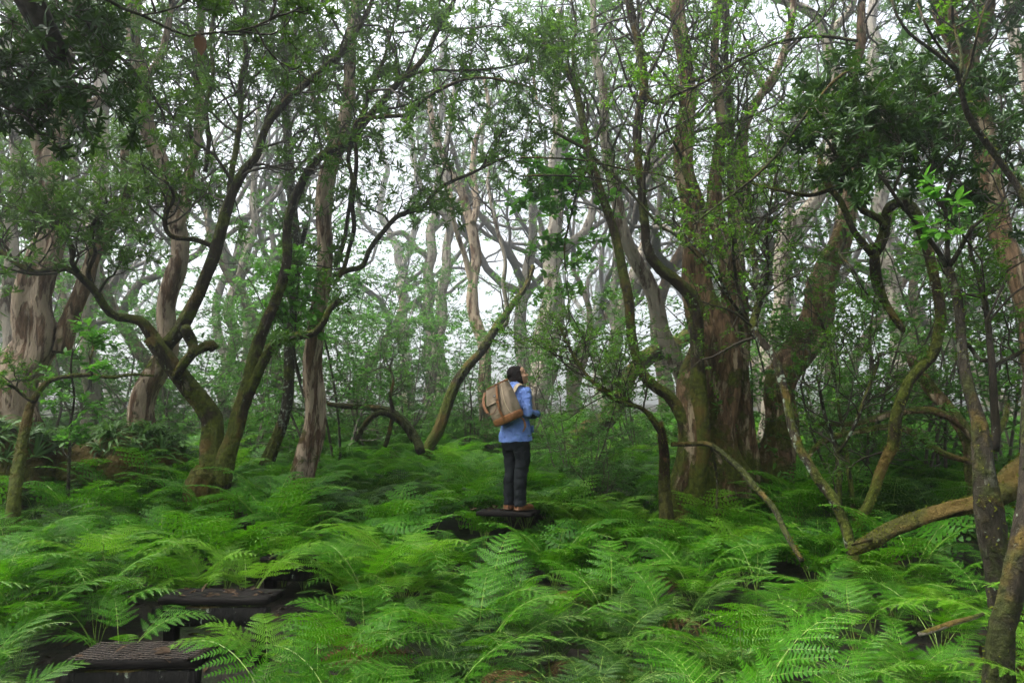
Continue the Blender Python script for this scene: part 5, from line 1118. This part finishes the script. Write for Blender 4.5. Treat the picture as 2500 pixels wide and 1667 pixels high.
FR = {}
spec = []
for k in range(7):
    spec.append(dict(L=random.uniform(.55, .80), Wd=random.uniform(.22, .31), stipe=random.uniform(.28, .48), a0=R(random.uniform(66, 84)), a1=R(random.uniform(-42, -12)), npin=random.choice([11, 12, 13]), npl=12, seed=k, droop=random.uniform(.15, .4)))
HI = {'fern': [], 'fern_young': [], 'fern_dark': []}
for k, s in enumerate(spec): HI['fern'].append(frond_mesh('fern', **s)[0])
for k in (0, 2, 4, 5): HI['fern_young'].append(frond_mesh('fern_young', **{**spec[k], 'seed': 20 + k})[0])
HI['fern_dead'] = [frond_mesh('fern_dead', **{**spec[k], 'seed': 40 + k, 'a1': R(-75), 'droop': .6})[0] for k in (1, 4)]
for k in (1, 3, 6): HI['fern_dark'].append(frond_mesh('fern_dark', **{**spec[k], 'seed': 30 + k})[0])
LO = [frond_mesh('fern', True, L=random.uniform(.5, .75), Wd=random.uniform(.22, .30), stipe=random.uniform(.25, .42), a0=R(random.uniform(66, 84)), a1=R(random.uniform(-40, -10)), seed=50 + k) for k in range(6)]

def rotz(V, a): c, s = math.cos(a), math.sin(a); return np.stack([V[:, 0] * c - V[:, 1] * s, V[:, 0] * s + V[:, 1] * c, V[:, 2]], 1)
def plant_lo(kind, seed, n=7):
    rg = np.random.default_rng(seed); Vs = []; Fd = {}; Md = {}; off = 0
    for j in range(n):
        _, V, Fs, mi = LO[rg.integers(len(LO))]; W = rotz(V, j * 2 * math.pi / n + rg.normal(0, .25)) * rg.uniform(.75, 1.1); Vs.append(W); c = 0
        for f in Fs:
            Fd.setdefault(f.shape[1], []).append(f + off); Md.setdefault(f.shape[1], []).append(mi[c:c + len(f)]); c += len(f)
        off += len(V)
    return np_mesh('fern', np.concatenate(Vs), [np.concatenate(v) for v in Fd.values()], [M[kind], M['rachis']], False, np.concatenate([np.concatenate(v) for v in Md.values()]))
PLO = [plant_lo('fern', 300 + k) for k in range(4)] + [plant_lo('fern_young', 310)] + [plant_lo('fern_dark', 311)]

def blocked(x, y):
    sx, _ = to_px((x, y, CZ))
    for (tx, ty, tr) in TREES:
        if (x - tx) ** 2 + (y - ty) ** 2 < (tr + .10) ** 2: return True
    for p, r in STEPS:
        if abs(x - p[0]) < r + .05 and -.05 < y - p[1] < .36: return True
    if 120 < sx < 560 and 2.4 < y < 4.6: return True
    if 350 < sx < 650 and 4.2 < y < 5.5: return True
    if 630 < sx < 830 and 5.1 < y < 6.3: return True
    if 1170 < sx < 1290 and 7.5 < y < 7.75: return True
    return False
spots = []
y = 2.0
rf = np.random.default_rng(77)
while y < 24:
    stp = .355 if y < 6 else .43 if y < 11 else .58
    hw = y * .80 + 1.2; x = -hw + rf.uniform(0, stp)
    while x < hw:
        px, py = x + rf.normal(0, .13), y + rf.normal(0, .13)
        if not blocked(px, py) and py > 1.9: spots.append((px, py))
        x += stp
    y += stp
spots.sort(key=lambda q: q[1] + .12 * abs(q[0]))
FEAT = [(PP, 'below the step of the person')] + [(STEPS[k][0], w) for k, w in enumerate(['beside the nearest timber step', 'beside the middle timber step', 'beside the small far timber step'])] + [
  (at(534, 1229, 8.0), 'at the foot of the forked tree'), (at(738, 1185, 8.9), 'at the foot of the straight peeling trunk'), (at(318, 1200, 9.0), 'in front of the strap leaf mound'), (at(40, 1230, 6.4), 'around the thin mossy sapling at far left'),
  (at(1742, 1225, 8.3), 'at the foot of the giant trunk'), (at(1914, 1250, 8.8), 'at the foot of the brown trunk bending right'), (at(2090, 1330, 5.9), 'around the splintered end of the fallen log'), (at(2300, 1260, 5.7), 'beneath the fallen mossy log'),
  (at(2440, 1480, 4.6), 'at the foot of the dark forked sapling'), (at(2320, 1530, 3.6), 'around the bleached broken branch'), (at(1622, 1265, 7.3), 'around the mossy dead stump'), (at(1900, 1300, 6.3), 'under the sagging mossy branch')]
def fern_place(x, y, sx):
    f, w = min(FEAT, key=lambda k: (k[0][0] - x) ** 2 + (k[0][1] - y) ** 2)
    if (f[0] - x) ** 2 + (f[1] - y) ** 2 < .9: return w
    side = 'left' if sx < 700 else 'right' if sx > 1800 else 'middle left' if sx < 1250 else 'middle right'
    if y < 3.4: return 'along the bottom edge, ' + side + ' part'
    if y < 5: return 'in the near fern carpet, ' + side + ' part'
    if y < 7.6: return 'in the fern carpet between camera and trees, ' + side + ' part'
    return 'in the far fern carpet among the trunks, ' + side + ' part'
FERN_LABELS = {'fern': 'green arching fern ', 'fern_young': 'bright yellow green fern ', 'fern_dark': 'dark low fern '}
n_thing = 0; cover = []
for (x, y) in spots:
    sx, _ = to_px((x, y, CZ)); z = float(ground_z(x, y)) - .03
    sc = rf.uniform(.72, 1.10) * (1.15 if y > 7 else 1)
    pt = np.sin(x * 1.3 + y * .8) + np.sin(y * 1.1 - x * .7) + rf.normal(0, .8)
    kind = 'fern_young' if pt > 1.45 else 'fern_dark' if pt < -.75 else 'fern'
    if kind == 'fern_dark': sc *= .82
    if rf.random() < .02: continue
    if 1080 < sx < 1330 and 5.2 < y < 7.8: sc *= .66
    if 330 < sx < 680 and 3.0 < y < 4.4: sc *= .74
    if 560 < sx < 860 and 4.2 < y < 5.2: sc *= .8
    if 60 < sx < 520 and 2.0 < y < 3.2: sc *= .7
    if 1800 < sx < 2480 and 3.2 < y < 6.2: sc *= .74
    if y < 3.1: sc *= .82
    if n_thing < 300:
        n_thing += 1
        pl = fern_place(x, y, sx); e = thing('fern', (x, y, z), FERN_LABELS[kind] + pl, 'fern', {'fern': 'green ferns ', 'fern_young': 'bright ferns ', 'fern_dark': 'dark ferns '}[kind] + pl, rf.uniform(0, 6.28))
        e.rotation_euler = (rf.normal(0, .07), rf.normal(0, .07), e.rotation_euler[2]); e.scale = (sc,) * 3
        if y < 6.2:
            nf = int(rf.integers(5, 8)); 
            for j in range(nf):
                kk = 'fern_dead' if rf.random() < (.09 if kind == 'fern_dark' else .02) else kind
                f = link(bpy.data.objects.new('frond', HI[kk][rf.integers(len(HI[kk]))]), e)
                f.rotation_euler = (0, rf.normal(0, .10), j * 6.283 / nf + rf.normal(0, .3)); q = rf.uniform(.7, 1.1); f.scale = (q, q * rf.uniform(.9, 1.1), q)
        else:
            f = link(bpy.data.objects.new('fronds', PLO[{'fern': rf.integers(4), 'fern_young': 4, 'fern_dark': 5}[kind]]), e)
    else: cover.append((x, y, z, sc, kind, rf.uniform(0, 6.28)))
# the rest of the carpet: one object
acc = Geo(); mats = [M['fern'], M['fern_young'], M['fern_dark'], M['rachis']]; Vs = []; Fd = {}; Md = {}; off = 0
for (x, y, z, sc, kind, az) in cover:
    for j in range(6 if y < 14 else 5):
        _, V, Fs, mi = LO[rf.integers(len(LO))]
        W = rotz(V, az + j * 2 * math.pi / 6 + rf.normal(0, .25)) * (sc * rf.uniform(.75, 1.1)) + np.array([x, y, z]); Vs.append(W); c = 0
        ki = {'fern': 0, 'fern_young': 1, 'fern_dark': 2}[kind]
        for f in Fs:
            Fd.setdefault(f.shape[1], []).append(f + off); mm = mi[c:c + len(f)]; Md.setdefault(f.shape[1], []).append(np.where(mm == 1, 3, ki)); c += len(f)
        off += len(V)
me = np_mesh('fern_cover', np.concatenate(Vs), [np.concatenate(v) for v in Fd.values()], mats, False, np.concatenate([np.concatenate(v) for v in Md.values()]))
tag(link(bpy.data.objects.new('fern_cover', me)), kind='stuff')
print('ferns', len(spots), 'things', n_thing, 'cover', len(cover))

# dead leaves and sticks on the soil
g = Geo(); n = 9000; lx = rf.uniform(-8, 8, n); ly = rf.uniform(1.5, 13, n); B = np.stack([lx, ly, ground_z(lx, ly) + .012], 1)
k_ = 0
for p_, r_ in STEPS:
    for _ in range(26): B[k_] = [p_[0] + rf.uniform(-.34, .34), p_[1] + rf.uniform(.02, .32), p_[2] + .006]; k_ += 1
leaves_geo(g, B, rf.normal(0, 1, (n, 3)) * [1, 1, .25], rf.normal(0, .3, (n, 3)) + [0, 0, 1], rf.uniform(.04, .1, n), rf.uniform(.02, .045, n), .15)
tag(g.obj('leaf_litter', M['litter']), kind='stuff')

# ------------------------------------------------------------------ mound of roots with strap leaved plants at the left
def mound(c, rx, ry, rz, seed, label):
    bm = bmesh.new(); bmesh.ops.create_icosphere(bm, subdivisions=5, radius=1)
    for v in bm.verts:
        n = v.co.copy(); f = 1 + .22 * mnoise.noise(n * 1.6 + Vector((seed, 0, 0))) + .12 * mnoise.noise(n * 4.2 + Vector((0, seed, 0))) + .05 * mnoise.noise(n * 11)
        v.co = Vector((n.x * rx * f, n.y * ry * f, n.z * rz * f))
    me = bpy.data.meshes.new('root_mound'); bm.to_mesh(me); bm.free(); me.materials.append(M['moundbark'])
    for p_ in me.polygons: p_.use_smooth = True
    o = link(bpy.data.objects.new('root_mound', me)); o.location = [float(v) for v in c]; tag(o, label, 'root mound'); return o
M['moundbark'] = bark_mat('mossy_root_mound', (.02, .012, .006), (.06, .035, .018), (.14, .10, .05), .1, .62, .1, (.10, .10, .012))
MND = [(at(318, 1165, 9.1), .72, .55, .62, 1, 'mossy root mound covered in strap leaves under the leaning pale trunk'), (at(180, 1150, 9.0), .9, .6, .42, 2, 'low dark root bank between the massive left trunk and the strap leaf mound'),
       (at(15, 1140, 8.4), .55, .5, .5, 3, 'root mound with strap leaves at the left edge'), (at(487, 1195, 7.95), .16, .16, .26, 4, 'small mossy stump against the foot of the forked tree'), (at(285, 1245, 8.2), .22, .2, .2, 5, 'yellow mossed boulder in front of the strap leaf mound')]
for a in MND:
    mo = mound(*a)
g_s = []
def strap_mesh(seed, n=16):
    rg = np.random.default_rng(seed); g = Geo(); K = 6
    az = rg.uniform(0, 6.28, n); L = rg.uniform(.16, .34, n); el = rg.uniform(.5, 1.35, n); w0 = rg.uniform(.010, .017, n)
    t = np.linspace(0, 1, K); e = el[:, None] - 1.5 * t[None] ** 1.5
    X = np.cumsum(np.cos(e), 1) * (L / K)[:, None]; Z = np.cumsum(np.sin(e), 1) * (L / K)[:, None]
    w = w0[:, None] * np.array([.5, .9, 1, .95, .7, .08])[None]
    c, s = np.cos(az)[:, None], np.sin(az)[:, None]
    A = np.stack([X * c - w * s, X * s + w * c, Z], -1); Bv = np.stack([X * c + w * s, X * s - w * c, Z], -1); Cn = np.stack([X * c, X * s, Z - w * .5], -1)
    V = np.stack([A, Cn, Bv], 2); idx = np.arange(n * K * 3).reshape(n, K, 3)
    F = np.concatenate([np.stack([idx[:, :-1, j], idx[:, :-1, j + 1], idx[:, 1:, j + 1], idx[:, 1:, j]], -1).reshape(-1, 4) for j in (0, 1)])
    g.add(V.reshape(-1, 3), [F]); return g.mesh('strap_leaf_plant', M['strap'])
STR = [strap_mesh(400 + k) for k in range(4)]
rs = np.random.default_rng(9)
for (c, rx, ry, rz, sd, _) in MND[:3]:
    for k in range(34 if sd == 1 else 22):
        az = rs.uniform(-math.pi, 0.25 * math.pi); el = rs.uniform(.05, 1.35)
        nrm = np.array([math.cos(az) * math.cos(el), math.sin(az) * math.cos(el), math.sin(el)])
        p = c + nrm * np.array([rx, ry, rz]) * .98
        o = link(bpy.data.objects.new('strap_leaf_plant', STR[k % 4])); o.location = p.tolist(); q = rs.uniform(.75, 1.25); o.scale = (q, q, q)
        dv = Vector(nrm.tolist()) * .6 + Vector((0, 0, .6)); o.rotation_euler = (dv.to_track_quat('Z', 'Y') @ Quaternion((0, 0, 1), rs.uniform(0, 6))).to_euler()
        tag(o, {1: 'tuft of strap shaped leaves growing on the mound under the leaning pale trunk', 2: 'tuft of strap shaped leaves on the low dark root bank', 3: 'tuft of strap shaped leaves on the mound at the left edge'}[sd], 'plant', {1: 'strap leaf tufts on the big mound', 2: 'strap leaf tufts on the root bank', 3: 'strap leaf tufts at the left edge'}[sd])
